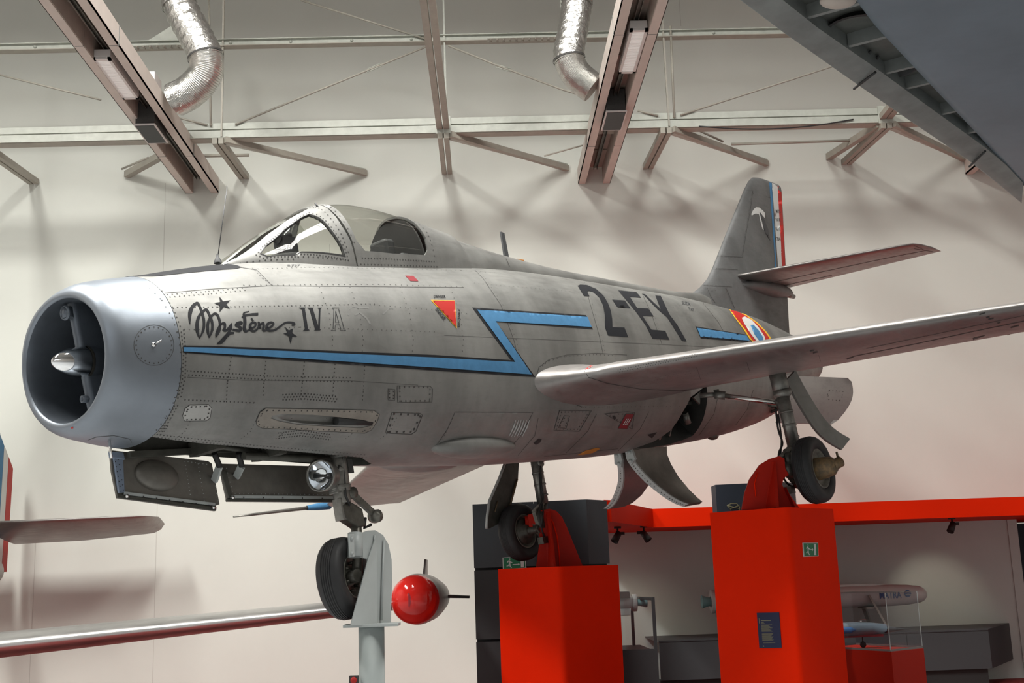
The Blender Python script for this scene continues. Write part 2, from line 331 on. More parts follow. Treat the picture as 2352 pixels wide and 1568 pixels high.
def Z(sc, ox, oy, pts): return [(x / sc + ox, y / sc + oy) for x, y in pts]
# ------------------------------------------------------------------ fuselage with its openings cut out
def cutter(mb, m): o = bpy.data.objects.new('cut', mb.mesh('cut', m)); COL.objects.link(o); return o
def well_cut(s):
    P = [(7.56, -.60, -.27), (7.18, -.585, -.40), (7.05, -.51, -.54), (6.95, -.37, -.70), (6.76, -.24, -.80), (6.5, -.13, -.86), (6.5, -.06, -.87), (7.28, -.06, -.83), (7.50, -.16, -.80), (7.67, -.24, -.76), (7.64, -.43, -.60), (7.60, -.57, -.38)]
    P = np.array(P); c = P.mean(0); out = P + (P - c) * .05 + np.array([0, -.06, -.10]); inn = P + np.array([0, .26, .34]); inn[:, 1] = np.minimum(inn[:, 1], -.03)
    out[:, 1] = np.minimum(out[:, 1], -.045)
    mb = MB(); n = len(P); sg = np.array([1, s, 1]); vs = list(out * sg) + list(inn * sg) + [out.mean(0) * sg, inn.mean(0) * sg]
    mb.add(vs, [(i, (i + 1) % n, n + (i + 1) % n, n + i) for i in range(n)] + [((i + 1) % n, i, 2 * n) for i in range(n)] + [(n + i, n + (i + 1) % n, 2 * n + 1) for i in range(n)]); return mb
def ellipsoid(c, r, nu=20, nv=12, R=None):
    vs = []; fs = []
    for i in range(nv + 1):
        a = PI * i / nv
        for k in range(nu):
            b = 2 * PI * k / nu; p = np.array([r[0] * math.cos(a), r[1] * math.sin(a) * math.cos(b), r[2] * math.sin(a) * math.sin(b)]); p = (R @ p if R is not None else p) + c; vs.append(p)
    for i in range(nv):
        for k in range(nu): fs.append((i * nu + k, i * nu + (k + 1) % nu, (i + 1) * nu + (k + 1) % nu, (i + 1) * nu + k))
    mb = MB().add(vs, fs, True); mb.f = [f for f in mb.f]; return mb
def roty(a): c, s = math.cos(a), math.sin(a); return np.array([[c, 0, s], [0, 1, 0], [-s, 0, c]])
fus0 = bpy.data.objects.new('fus0', FUS_ME); COL.objects.link(fus0)
cuts = []
def ringell(x, w, h, z, n=40): return [(x, w * math.sin(2 * PI * i / n), z + h * math.cos(2 * PI * i / n)) for i in range(n)]
cuts.append(cutter(MB().loft([ringell(.3, .435, .385, .015), ringell(.8, .425, .37, .02), ringell(1.3, .40, .34, .06), ringell(2.2, .34, .27, .12)]), 'duct'))
bayp = [(.40, -.185), (1.3, -.166), (2.38, -.153), (2.62, -.02), (2.62, .02), (2.38, .153), (1.3, .166), (.40, .185)]
cuts.append(cutter(MB().hexa([(x, y, -1.2) for x, y in bayp], [(x, y, -.44 - .04 * x) for x, y in bayp]), 'bay'))
for s in (1, -1):
    cuts.append(cutter(well_cut(s), 'bayd'))
    mb = ellipsoid(np.array([1.74, -.49 * s, -.505]), (.50, .085, .043), 20, 16, roty(.05)); bm = bmesh.new(); me_ = mb.mesh('c', 'skin'); bm.from_mesh(me_); bmesh.ops.remove_doubles(bm, verts=bm.verts, dist=1e-5); bmesh.ops.recalc_face_normals(bm, faces=bm.faces); bm.to_mesh(me_); bm.free()
    o_ = bpy.data.objects.new('cut', me_); COL.objects.link(o_); cuts.append(o_)
cuts.append(cutter(MB().box((1.72, -.27, .30), (3.46, .27, 1.4)), 'seat'))
cuts.append(cutter(MB().loft([ringell(11.2, .2, .2, .2), ringell(12.2, .29, .25, .2)]), 'hidden'))
for c in cuts:
    md = fus0.modifiers.new('b', 'BOOLEAN'); md.object = c; md.operation = 'DIFFERENCE'; md.solver = 'EXACT'; md.material_mode = 'TRANSFER'
dg = bpy.context.evaluated_depsgraph_get(); FME = bpy.data.meshes.new_from_object(fus0.evaluated_get(dg)); FME.name = 'fuselage'
for c in cuts + [fus0]: bpy.data.objects.remove(c)
FME.set_sharp_from_angle(angle=math.radians(32))
FUS = bpy.data.objects.new('fuselage', FME); COL.objects.link(FUS); FUS.parent = JET
# nose: polished intake lip, duct divider and the bullet in it
cowl = COWL.build('nose_cowl', 'cowl', JET, 'polished blue-grey intake ring')
COWL_IN = MB().loft(cowl_in[2:], caps=False).build('intake_liner', 'duct', cowl, fix=False)
COWL_IN.scale = (1, .998, .998)
def splitter(x):
    return [(x, -.0, 0)]
sp = MB(); rings = []
for z in np.linspace(-.375, .405, 9):
    t = .05; xl = .115 - .03 * z / .4 * 1.0 + (.0 if abs(z) > .12 else 0)
    rings.append([(xl + t * (1 - math.cos(a)) if abs(a) < PI / 2 else xl + t + (1.0 - t) * (0 if abs(a) < PI / 2 else 1), t * .8 * math.sin(a) if abs(a) < PI / 2 else math.copysign(t * .8, a), z) for a in np.linspace(-PI * .51, PI * .51, 13)])
sp.loft(rings, closed=True, caps=False); spl = sp.build('intake_divider', 'duct', cowl, fix=False)
MB().lathe((.165, 0, .01), (-1, 0, .0), [(-.25, .02), (-.2, .075), (-.02, .104), (.0, .104)]).build('bullet_base', 'duct', cowl)
MB().lathe((.165, 0, .01), (-1, 0, .0), [(0, .106), (.006, .108), (.02, .106)]).build('bullet_ring', 'dsteel', cowl)
MB().lathe((.15, 0, .01), (-1, 0, .0), [(.0, .103), (.05, .099), (.1, .088), (.15, .070), (.19, .050), (.215, .03), (.228, .012), (.232, 0)]).build('bullet', 'radome', cowl, 'mirror-bright nose bullet')
MB().tube([(.075, 0, .30), (.075, 0, .37)], .036, 12).lathe((.06, 0, .335), (-1, 0, 0), [(0, .05), (.012, .045), (.012, .035), (-.03, .03)]).build('camera_port', 'duct', cowl)
MB().lathe((.13, 0, -.235), (-1, 0, 0), [(-.03, .024), (.03, .024), (.03, .016), (-.02, .014)], 16).build('lamp_port', 'duct', cowl)
# ------------------------------------------------------------------ dorsal fairing, canopy
dx = [3.42, 3.6, 3.8, 4.0, 4.2, 4.41, 4.7, 5.04, 5.3, 5.6, 6, 6.44, 6.9, 7.39, 7.8, 8.2, 8.6, 8.95, 9.25]
DOR = MB().loft([[shell(float(x), p, -.004 if x < 3.99 else 0) for p in np.linspace(-1, 1, 31)] for x in dx if x >= 3.98], closed=False, caps=False)
DOR_ME = DOR.mesh('d', 'skin', False); B_DOR = bvh_of(DOR_ME)
dor = DOR.build('dorsal_fairing', 'skin', JET, fix=False)
cg = CAN.build('canopy', 'glass', JET, 'clear bubble canopy and windscreen glazing', fix=False)
def strip_on_shell(name, outline, m, parent, t=.012, holes=None, both=True):
    """outline: (x, ph) polygon; a metal strip following the canopy skin"""
    mb = MB()
    def dens(P):
        Q = []
        for i in range(len(P)):
            a = np.array(P[i], float); b = np.array(P[(i + 1) % len(P)], float); k = max(1, int(np.hypot(*(b - a)) / .05)); Q += [tuple(a + (b - a) * j / k) for j in range(k)]
        return Q
    PP = [dens(P) for P in [outline] + (holes or [])]; vs, ed = [], []
    for Q in PP: n = len(vs); vs += Q; ed += [(n + i, n + (i + 1) % len(Q)) for i in range(len(Q))]
    A = np.array(vs); lo, hi = A.min(0), A.max(0)
    g = [(x, y) for x in np.arange(lo[0], hi[0], .055) for y in np.arange(lo[1], hi[1], .055) if evenodd((x, y), PP)]
    V, _e, F_, *_ = delaunay_2d_cdt([Vector(v) for v in vs + g], ed, [], 0, 1e-5)
    F_ = [f for f in F_ if evenodd(sum((V[i] for i in f), Vector((0, 0))) / len(f), PP)]
    for s in ((1, -1) if both else (1,)):
        top = [shell(v[0], v[1] * s, t) for v in V]; mb.add(top, [tuple(f) for f in F_], True)
        bot = [shell(v[0], v[1] * s, -.008) for v in V]; mb.add(bot, [tuple(f)[::-1] for f in F_], True)
        for Q in PP:
            for i in range(len(Q)):
                a, b = Q[i], Q[(i + 1) % len(Q)]
                mb.add([shell(a[0], a[1] * s, t), shell(b[0], b[1] * s, t), shell(b[0], b[1] * s, -.008), shell(a[0], a[1] * s, -.008)], [(0, 1, 2, 3)])
    return mb.build(name, m, parent, fix=False)
TRI = [(1.63, .74), (1.70, .60), (1.87, .47), (2.10, .375), (2.19, .37), (2.24, .50), (2.29, .70), (2.345, .86), (2.355, .93), (2.0, .885), (1.67, .84)]
strip_on_shell('windscreen_frame', [(1.37, 1.0), (1.37, .82), (1.48, .58), (1.62, .46), (1.76, .35), (1.90, .29), (2.02, .255), (2.18, .235), (2.27, .20), (2.28, .0), (2.385, 0), (2.40, .2), (2.40, .45), (2.42, .66), (2.46, .82), (2.47, 1.0)], 'skin', cg, holes=[TRI])
strip_on_shell('windscreen_rubber', [(x + (2.03 - x) * -.035, p + (.66 - p) * -.05) for x, p in TRI], 'hidden', cg, t=.0135, holes=[TRI])
REAR = [(2.47, 0), (2.47, .30), (2.50, .60), (2.53, .82), (2.60, .90), (2.93, .91), (3.36, .90), (3.42, .84), (3.45, .70), (3.43, .45), (3.36, .0)]
strip_on_shell('canopy_frame', [(2.41, 0), (2.415, .45), (2.45, .66), (2.48, .82), (2.485, 1.0), (3.56, 1.0), (3.56, .6), (3.46, 0), (3.36, 0), (3.43, .45), (3.45, .70), (3.42, .84), (3.36, .90), (2.93, .91), (2.60, .90), (2.53, .82), (2.50, .60), (2.47, .30), (2.47, 0)], 'skin', cg)
strip_on_shell('canopy_fairing', [(3.46, 0), (3.56, .6), (3.56, 1.0), (4.02, 1.0), (4.02, 0)], 'skin', cg, t=.008)
def shell_dots(mb, pts, gap, r=.0065, g=.014):
    for i in range(len(pts) - 1):
        a = np.array(pts[i]); b = np.array(pts[i + 1]); A = np.array(shell(*a)); Bq = np.array(shell(*b)); k = max(1, int(np.linalg.norm(A - Bq) / gap))
        for j in range(k):
            p = a + (b - a) * j / k
            for s in (1, -1):
                c = np.array(shell(p[0], p[1] * s, g)); t1 = np.array(shell(p[0] + .01, p[1] * s, g)) - c; t2 = np.array(shell(p[0], (p[1] + .01) * s, g)) - c
                t1 /= np.linalg.norm(t1); t2 -= t1 * (t1 @ t2); t2 /= np.linalg.norm(t2) + 1e-9
                mb.add([c + r * (t1 * math.cos(q * PI / 3) + t2 * math.sin(q * PI / 3)) for q in range(6)], [tuple(range(6))])
rv = MB()
TR2 = [(x + (2.03 - x) * -.10, p + (.66 - p) * -.13) for x, p in TRI]
shell_dots(rv, TR2 + [TR2[0]], .028)
shell_dots(rv, [(2.33, .05), (2.33, .3), (2.345, .55), (2.38, .75), (2.41, .95)], .035); shell_dots(rv, [(2.30, .1), (2.30, .32)], .035)
shell_dots(rv, [(2.44, .05), (2.445, .45), (2.475, .7), (2.505, .9)], .05)
shell_dots(rv, [(2.55, .95), (3.5, .95)], .035); shell_dots(rv, [(2.52, .985), (3.53, .985)], .04); shell_dots(rv, [(3.49, .9), (3.51, .6), (3.45, .2)], .04)
shell_dots(rv, [(1.42, .9), (2.4, .965)], .045)
rv.build('frame_rivet', 'rivet', cg, fix=False, kind='stuff')
# cockpit contents seen through the glass
ck = MB().box((3.28, -.17, .35), (3.40, .17, 1.02)).build('ejection_seat', 'seat', JET, bevel=.03)
MB().box((3.17, -.10, .95), (3.30, .10, 1.16)).build('headrest', 'seat', ck, bevel=.03)
bk = [(lambda q: (q[0], q[1] * .96, .80 + (q[2] - .80) * .965))(shell(3.38, p)) for p in np.linspace(-1, 1, 25)]
MB().hexa(bk, [(p[0] + .02, p[1], p[2]) for p in bk]).build('bulkhead', 'hidden', ck)
MB().loft([[(x, .26 * math.sin(a), .70 + h * math.cos(a)) for a in np.linspace(-1.6, 1.6, 14)] for x, h in ((1.72, .10), (1.9, .20), (2.1, .24), (2.25, .20))], closed=False, caps=False).build('instrument_coaming', 'seat', ck)
MB().box((2.02, -.06, .90), (2.16, .06, 1.06)).lathe((2.0, 0, 1.06), (1, 0, .2), [(0, .05), (.10, .055), (.14, .04)], 14).build('gunsight', 'seat', ck)
MB().box((-.003, -.08, -.06), (.003, .08, .06), roty(-.7), (2.22, 0, 1.14)).build('sight_glass', 'glass', ck)
MB().lathe((2.36, -.17, 1.22), (0, 0, 1), [(0, .03), (.06, .03), (.065, 0)], 12).tube([(2.36, -.17, 1.28), (2.34, -.15, 1.34)], .008, 6).build('compass', 'seat', ck)
MB().tube([(1.95, -.22, .78), (2.3, -.22, .83), (2.7, -.24, .80)], .03, 8).tube([(2.0, .22, .80), (2.6, .24, .86)], .035, 8).build('side_console', 'seat', ck)
MB().lathe((1.375, 0, .79), (.1, 0, 1), [(0, .03), (.02, .026), (.045, .014), (.07, .008)], 12).tube([(1.38, 0, .83), (1.58, 0, 1.43)], .0035, 6).build('whip_aerial', 'dgrey', JET)
ant = MB().hexa([(5.03, -.012, 1.13), (5.10, -.012, 1.13), (5.10, .012, 1.13), (5.03, .012, 1.13)], [(5.05, -.010, 1.46), (5.11, -.008, 1.45), (5.11, .008, 1.45), (5.05, .010, 1.46)]).build('blade_aerial', 'dgrey', JET, bevel=.004)
MB().box((5.18, -.05, 1.13), (5.30, .05, 1.175)).build('beacon', 'orange', JET, 'small orange block on the spine', bevel=.008)
# ------------------------------------------------------------------ wings, tail
def foil(n=18):
    s = [(1 - math.cos(PI * i / n)) / 2 for i in range(n + 1)]; yt = lambda q: 5 * (.2969 * math.sqrt(q) - .126 * q - .3516 * q * q + .2843 * q ** 3 - .1036 * q ** 4)
    up = [(q, yt(q)) for q in s[::-1]]; lo = [(q, -yt(q)) for q in s[1:-1]]; return up + lo
FO = foil()
def wing_ring(y, xl, xt, zl, zt_, t, s=1): c = xt - xl; return [(xl + c * q, y * s, zl + (zt_ - zl) * q + t * k - .010) for q, k in FO]
def wing_params(y):
    xl = float(np.interp(y, [.45, .60, .68, .76, .86, .96, 1.08, 1.2, 5.4, 5.5, 5.57, 5.6], [3.92, 4.02, 4.12, 4.24, 4.36, 4.46, 4.54, 4.53, 7.40, 7.54, 7.78, 8.2])); xt = 7.20 + .385 * (y - .7)
    zl = -.235 - .0527 * (y - .71) + .0; t = float(np.interp(y, [.45, .60, .68, .76, .86, .96, 1.1, 1.25, 5.4, 5.5, 5.6], [.46, .42, .36, .31, .27, .25, .235, .225, .125, .09, .02]))
    return xl, xt, zl, zl - .07, t
WY = [.45, .60, .68, .76, .86, .96, 1.08, 1.2, 1.5, 2, 2.6, 3.2, 3.8, 4.4, 5, 5.4, 5.5, 5.57, 5.6]
WME = {}
for s, nm in ((-1, 'port'), (1, 'starboard')):
    mb = MB().loft([wing_ring(y, *wing_params(y), s) for y in WY]); w = mb.build('wing', 'wing', JET); WME[nm] = (w, bvh_of(w.data))
WP, B_WP = WME['port']; WS, B_WS = WME['starboard']
def fin_x(z):
    le = float(np.interp(z, [.6, .95, 1.10, 1.20, 1.33, 1.49, 2.0, 2.41, 2.84, 3.0, 3.08, 3.11], [7.6, 8.55, 8.98, 9.24, 9.50, 9.72, 10.34, 10.84, 11.38, 11.60, 11.76, 11.95])); te = float(np.interp(z, [.4, .7, 1.4, 1.74, 3.0, 3.08, 3.11], [11.66, 11.77, 12.08, 12.23, 12.79, 12.80, 12.74])); return le, te
mb = MB(); mb.loft([[(lambda le, te, t: (le + (te - le) * q, t * k, z))(*fin_x(z), float(np.interp(z, [.4, 1.2, 3.0, 3.08, 3.11], [.20, .18, .12, .09, .03]))) for q, k in FO] for z in (.4, .6, .8, .95, 1.03, 1.10, 1.15, 1.20, 1.26, 1.33, 1.40, 1.49, 1.7, 2, 2.41, 2.84, 3.0, 3.05, 3.08, 3.11)])
FIN = mb.build('tail_fin', 'fin', JET); B_FIN = bvh_of(FIN.data)
for s in (-1, 1):
    mb = MB(); rings = []
    for y in (.03, .3, 1.0, 1.7, 1.9, 2.0, 2.05, 2.07):
        xl = float(np.interp(y, [0, 1.9, 2.0, 2.05, 2.07], [10.17, 11.67, 11.78, 12.0, 12.4])); xt = float(np.interp(y, [0, 2.07], [12.06, 12.86])); rings.append([(xl + (xt - xl) * q, y * s, 1.405 - .02 * q + k * float(np.interp(y, [0, 1.9, 2.0, 2.07], [.115, .07, .05, .01]))) for q, k in FO])
    tp = mb.loft(rings).build('tailplane', 'wing', JET)
    sm = MB()
    for q0, w_ in ((.66, .004), (.985, 0)):
        for a, b in zip((.15, .5, 1.0, 1.5), (.5, 1.0, 1.5, 1.9)):
            f = lambda y: (10.17 + .79 * y + (1.89 - .40 * y) * .66, y * s, 1.405 - .0132 - .045 - .003)
    if s < 0: B_TP = bvh_of(tp.data); TPP = tp
    gs = [(x, .09 + b * s * 0 + 0, z) for x, b, z in ()]
    MB().loft([[(x, s * (.05 + w * math.cos(a)), 1.30 + h * math.sin(a)) for a in np.linspace(0, 2 * PI, 13)[:-1]] for x, w, h in ((10.25, .01, .03), (10.6, .10, .07), (11.0, .14, .10), (11.5, .13, .11), (11.9, .08, .07), (12.1, .02, .02))]).build('root_gusset', 'fin', tp)
MB().tube([(11.95, -.0, 1.28), (12.25, 0, 1.27)], .035, 12).build('tail_light', 'steel', JET)
MB().tube([(7.22, 5.55, -.50), (6.2, 5.58, -.505), (5.9, 5.6, -.506)], [.028, .018, .010], 10).build('pitot_probe', 'steel', WS)
MB().lathe((7.35, 5.54, -.50), (-1, .03, 0), [(-.22, .055), (0, .05), (.12, .04), (.2, .032)], 12).build('probe_collar', 'blue', WS)
# tailpipe lip
MB().loft([ringell(11.88, .335, .285, .22, 32), ringell(11.95, .325, .275, .22, 32), ringell(11.95, .29, .245, .22, 32), ringell(11.6, .285, .24, .22, 32)], caps=False).build('tailpipe', 'dsteel', JET)
# open airbrake on the port rear flank, and its twin
for s in (-1, 1):
    A_, B_, C_, D_ = (np.array(p, float) for p in ((9.62, -.545, -.10), (10.98, -1.0, -.24), (10.80, -.70, -.80 if s < 0 else -.45), (9.72, -.385, -.68 if s < 0 else -.45)))
    g = []
    for i in range(13):
        u = i / 12; row = []
        for j in range(13):
            v = j / 12; p = (A_ * (1 - u) + B_ * u) * (1 - v) + (D_ * (1 - u) + C_ * u) * v; k = math.sin(PI * v); p = p + np.array([.16 * k * u + (-.10 if u == 1 and v in (0, 1) else 0), -.07 * k, 0]); row.append(p * np.array([1, -s, 1]))
        g.append(row)
    out = [p for r in g for p in r]; inn = [p + np.array([.02, .03 * -s, 0]) * 1 for p in out]; n = 13; mb = MB().add(out, [(i * n + j, i * n + j + 1, (i + 1) * n + j + 1, (i + 1) * n + j) for i in range(12) for j in range(12)], True).add(inn, [(i * n + j, (i + 1) * n + j, (i + 1) * n + j + 1, i * n + j + 1) for i in range(12) for j in range(12)], True)
    bl = [i for i in range(n)] + [i * n + 12 for i in range(1, n)] + [12 * n + j for j in range(11, -1, -1)] + [i * n for i in range(11, 0, -1)]
    mb.f += [(bl[i], bl[(i + 1) % len(bl)], bl[(i + 1) % len(bl)] + 169, bl[i] + 169) for i in range(len(bl))]; mb.sm += [False] * len(bl)
    brk = mb.build('airbrake', 'wing', JET, sharp=40)
    if s < 0: BRK = brk; B_BRK = bvh_of(brk.data)
    MB().tube([(9.85, s * .28, -.52), (10.15, s * .62, -.45)], .02, 8).tube([(9.6, s * .40, -.45), (9.75, s * .46, -.50)], .035, 8).build('airbrake_jack', 'dsteel', brk)
# blisters on the belly
for s in (1, -1): ellipsoid(np.array([3.60, -.305 * s, -.745]), (.56, .155, .095), 24, 16, roty(.04)).build('belly_blister', 'skin', JET)
ellipsoid(np.array([8.55, -.05, -.745]), (.13, .05, .05)).build('drain_blister', 'dsteel', JET)
# ------------------------------------------------------------------ landing gear (jet frame)
def wheel(mbs, c, r, w, s, rr):
    """tyre and rim of a wheel whose axle runs along y; s is the side the disc faces"""
    hw = w / 2; prof = [(-hw * .55, rr), (-hw * .85, rr * 1.03), (-hw, r * .80), (-hw * .95, r * .90), (-hw * .72, r * .965), (-hw * .45, r * .992)]
    grooves = []
    for g in np.linspace(-.36, .36, 5): grooves += [(hw * (g - .045), r), (hw * (g - .02), r - .008), (hw * (g + .02), r - .008), (hw * (g + .045), r)]
    prof += grooves + [(-a, b) for a, b in prof[::-1]]
    ty = MB().lathe(c, (0, 1, 0), prof, 56)
    rim = MB()
    for q in (-1, 1): rim.lathe(c, (0, q, 0), [(hw * .6, rr * 1.02), (hw * .82, rr), (hw * .84, rr * .93), (hw * .45, rr * .84), (hw * .40, rr * .45), (hw * .7, rr * .36), (hw * .75, rr * .16), (hw * .7, 0)], 40)
    return ty, rim
def gear(name, c, r, w, rr, label=None):
    pass
NW = np.array([2.235, .10, -1.63])
ns = MB().tube([(2.28, 0, -.42), (2.27, 0, -.55)], [.11, .095], 18).tube([(2.27, 0, -.55), (2.245, 0, -.98)], .080, 20).tube([(2.25, 0, -.96), (2.25, 0, -1.07)], .066, 20).lathe((2.25, 0, -.93), (-.02, 0, -1), [(0, .08), (0, .088), (.03, .088), (.03, .07)], 20).lathe((2.26, 0, -.70), (-.02, 0, -1), [(0, .08), (0, .086), (.02, .086), (.02, .08)], 20)
ns.box((2.17, -.05, -.99), (2.25, .05, -.86)).tube([(2.20, -.05, -.80), (2.28, -.05, -.83)], .03, 10).box((2.185, -.045, -1.20), (2.235, .045, -1.03))
NS = ns.build('nose_gear_leg', 'steel', JET, bevel=.004)
kn = MB().hexa([(2.19, -.05, -1.08), (2.30, -.05, -1.07), (2.41, -.05, -1.13), (2.42, -.05, -1.27), (2.33, -.05, -1.27), (2.20, -.05, -1.19)], [(2.19, .05, -1.08), (2.30, .05, -1.07), (2.41, .05, -1.13), (2.42, .05, -1.27), (2.33, .05, -1.27), (2.20, .05, -1.19)]).build('knuckle', 'dsteel', NS, bevel=.018)
MB().tube([(2.36, -.0, -1.20), (2.33, -.0, -1.45), (2.27, -.0, -1.63)], [.045, .036, .045], 14).tube([(2.235, -.05, -1.63), (2.235, .12, -1.63)], .05, 16).lathe((2.335, 0, -1.42), (0, 0, -1), [(0, .036), (0, .05), (.05, .05), (.05, .04)], 14).build('axle_fork', 'dsteel', NS)
MB().bar((2.34, -.02, -1.0), (2.56, -.02, -1.19), .03, .05).lathe((2.57, .03, -1.20), (0, -1, 0), [(0, 0), (0, .045), (.03, .055), (.08, .05), (.10, 0)], 14).lathe((2.34, .03, -1.0), (0, -1, 0), [(0, 0), (0, .045), (.08, .045), (.08, 0)], 14).build('scissor_link', 'rim', NS)
MB().tube([(2.47, .0, -1.20), (2.44, 0, -1.28), (2.52, 0, -1.26)], .013, 6).tube([(2.24, -.07, -.55), (2.25, -.07, -.8), (2.22, -.075, -1.02), (2.26, -.06, -1.1)], .009, 6).build('hydraulic_hose', 'hidden', NS)
MB().box((2.30, -.075, -.85), (2.302 + .05, -.060, -.74)).build('data_plate', 'seam', NS)
ty, rim = wheel(None, (0, 0, 0), .312, .20, -1, .165); _q = [ty.build('tyre', 'tyre', NS, fix=False), rim.build('wheel_rim', 'rim', NS)]
for o in _q: o.location = NW; o.rotation_euler = (0, 0, math.radians(20))
bl = MB()
for k in range(6): a = PI / 3 * k + .3; bl.tube([(.105 * math.cos(a), -.045, .105 * math.sin(a)), (.105 * math.cos(a), -.085, .105 * math.sin(a))], .012, 8)
o = bl.build('wheel_bolt', 'dsteel', NS, kind='stuff'); o.location = NW; o.rotation_euler = (0, 0, math.radians(20))
# taxi lamp on the leg
lc = np.array(ac(740, 1092, 1, -.05)); ld = np.array([-.93, -.30, .02]); ld /= np.linalg.norm(ld)
lp = MB().lathe(lc - ld * .0, ld, [(-.16, 0), (-.15, .05), (-.10, .10), (-.03, .118), (.02, .122), (.035, .122), (.035, .108), (.02, .106)], 36).build('taxi_lamp', 'steel', NS)
MB().lathe(lc, ld, [(-.075, 0), (-.06, .045), (-.03, .08), (.016, .107)], 36).build('reflector', 'lens', lp)
MB().tube([lc - ld * .06, lc - ld * .0], .012, 8).build('bulb', 'hidden', lp)
MB().lathe(lc, ld, [(.022, .107), (.026, .08), (.028, 0)], 30).build('lamp_glass', 'glass', lp)
MB().bar(lc - ld * .12, (2.25, -.02, -.83), .10, .03).build('lamp_bracket', 'steel', lp)
# nose gear doors, hung from the starboard edge of the bay
def slab_px(pts, y, t, name, m, parent=JET, bevel=.004):
    P = [ac(*p, 1, y) for p in pts]; return MB().hexa([tuple(p) for p in P], [(p[0], p[1] + t, p[2]) for p in P]).build(name, m, parent, bevel=bevel)
d1 = slab_px([(253, 1033), (257, 1080), (270, 1143), (496, 1173), (497, 1160), (505, 1158), (487, 1064), (478, 1058)], .215, .02, 'nose_gear_door', 'door')
slab_px([(254, 1036), (256, 1050), (288, 1055), (284, 1038)], .18, .03, 'door_hinge', 'bluegrey', d1)
slab_px([(261, 1046), (274, 1132), (287, 1130), (283, 1048)], .195, .02, 'door_flange', 'bluegrey', d1)
slab_px([(270, 1134), (271, 1143), (497, 1173), (498, 1164)], .19, .025, 'door_lip', 'bay', d1)
slab_px([(286, 1128), (286, 1136), (495, 1161), (495, 1154)], .195, .02, 'door_rail', 'lgrey', d1)
e0 = ac(360, 1092, 1, .213); ellipsoid(e0, (.175, .06, .108), 40, 24, roty(.22)).build('door_bulge', 'door', d1)
d2 = slab_px([(505, 1064), (506, 1075), (523, 1151), (790, 1153), (790, 1072)], .215, .02, 'nose_gear_door', 'door')
slab_px([(508, 1080), (526, 1144), (534, 1140), (520, 1080)], .195, .02, 'door_flange', 'bay', d2)
slab_px([(522, 1145), (523, 1151), (780, 1153), (780, 1146)], .19, .025, 'door_lip', 'bay', d2)
slab_px([(530, 1136), (530, 1144), (780, 1147), (780, 1139)], .195, .02, 'door_rail', 'lgrey', d2)
for px in ((484, 1040, 500, 1104), (540, 1040, 551, 1095)):
    a = ac(px[0] + 8, px[1], 1, .05); b = ac(px[2] + 4, px[1] + 30, 1, .10); c = ac(px[2] - 8, px[3], 1, .20)
    MB().tube([a, b], .022, 8).build('door_actuator', 'hidden', d1 if px[0] < 500 else d2); MB().bar(b, c, .022, .05, (0, 1, 0)).build('door_link', 'lgrey', d1 if px[0] < 500 else d2)
ldr = MB()
for px in [(700, 1045)]: pass
MB().tube([ac(560, 1047, 1, 0), ac(700, 1052, 1, 0), ac(780, 1058, 1, 0)], .03, 8).tube([ac(480, 1022, 1, .05), ac(640, 1045, 1, .05)], .02, 8).box((.5, .13, -.60), (2.3, .168, -.56)).box((1.0, -.14, -.62), (1.08, .16, -.52)).box((1.55, -.14, -.68), (1.63, .16, -.55)).build('bay_pipework', 'bay', JET)
def plane_dots(lines, y, m, parent, gap=8, r=.004):
    mb = MB()
    for a, b in lines:
        a = np.array(a, float); b = np.array(b, float); n = max(1, int(np.linalg.norm(b - a) // gap))
        for k in range(n + 1): c = ac(*(a + (b - a) * k / n), 1, y); mb.add([(c[0] + r * math.cos(q * PI / 3), c[1], c[2] + r * math.sin(q * PI / 3)) for q in range(6)], [tuple(range(6))])
    return mb.build('rivet', m, parent, fix=False, kind='stuff')
plane_dots([((425, 1060), (437, 1135)), ((432, 1060), (475, 1066)), ((455, 1065), (470, 1150)), ((310, 1136), (440, 1150)), ((490, 1090), (500, 1150))], .2125, 'lgrey', d1); plane_dots([((265, 1060), (278, 1128)), ((272, 1055), (284, 1125))], .193, 'hidden', d1, 11)
plane_dots([((520, 1075), (534, 1128)), ((540, 1133), (760, 1136))], .2125, 'lgrey', d2, 10); plane_dots([((330, 1140), (480, 1160))], .19, 'hidden', d1, 30, .006); plane_dots([((560, 1142), (740, 1144))], .19, 'hidden', d2, 45, .006)
for d_, u, v in ((d1, 291, 1139), (d1, 490, 1165), (d2, 534, 1142)): c = ac(u, v, 1, .185); MB().lathe(c, (0, -1, 0), [(0, .012), (.012, .012), (.016, 0)], 10).build('door_stud', 'chrome', d_)
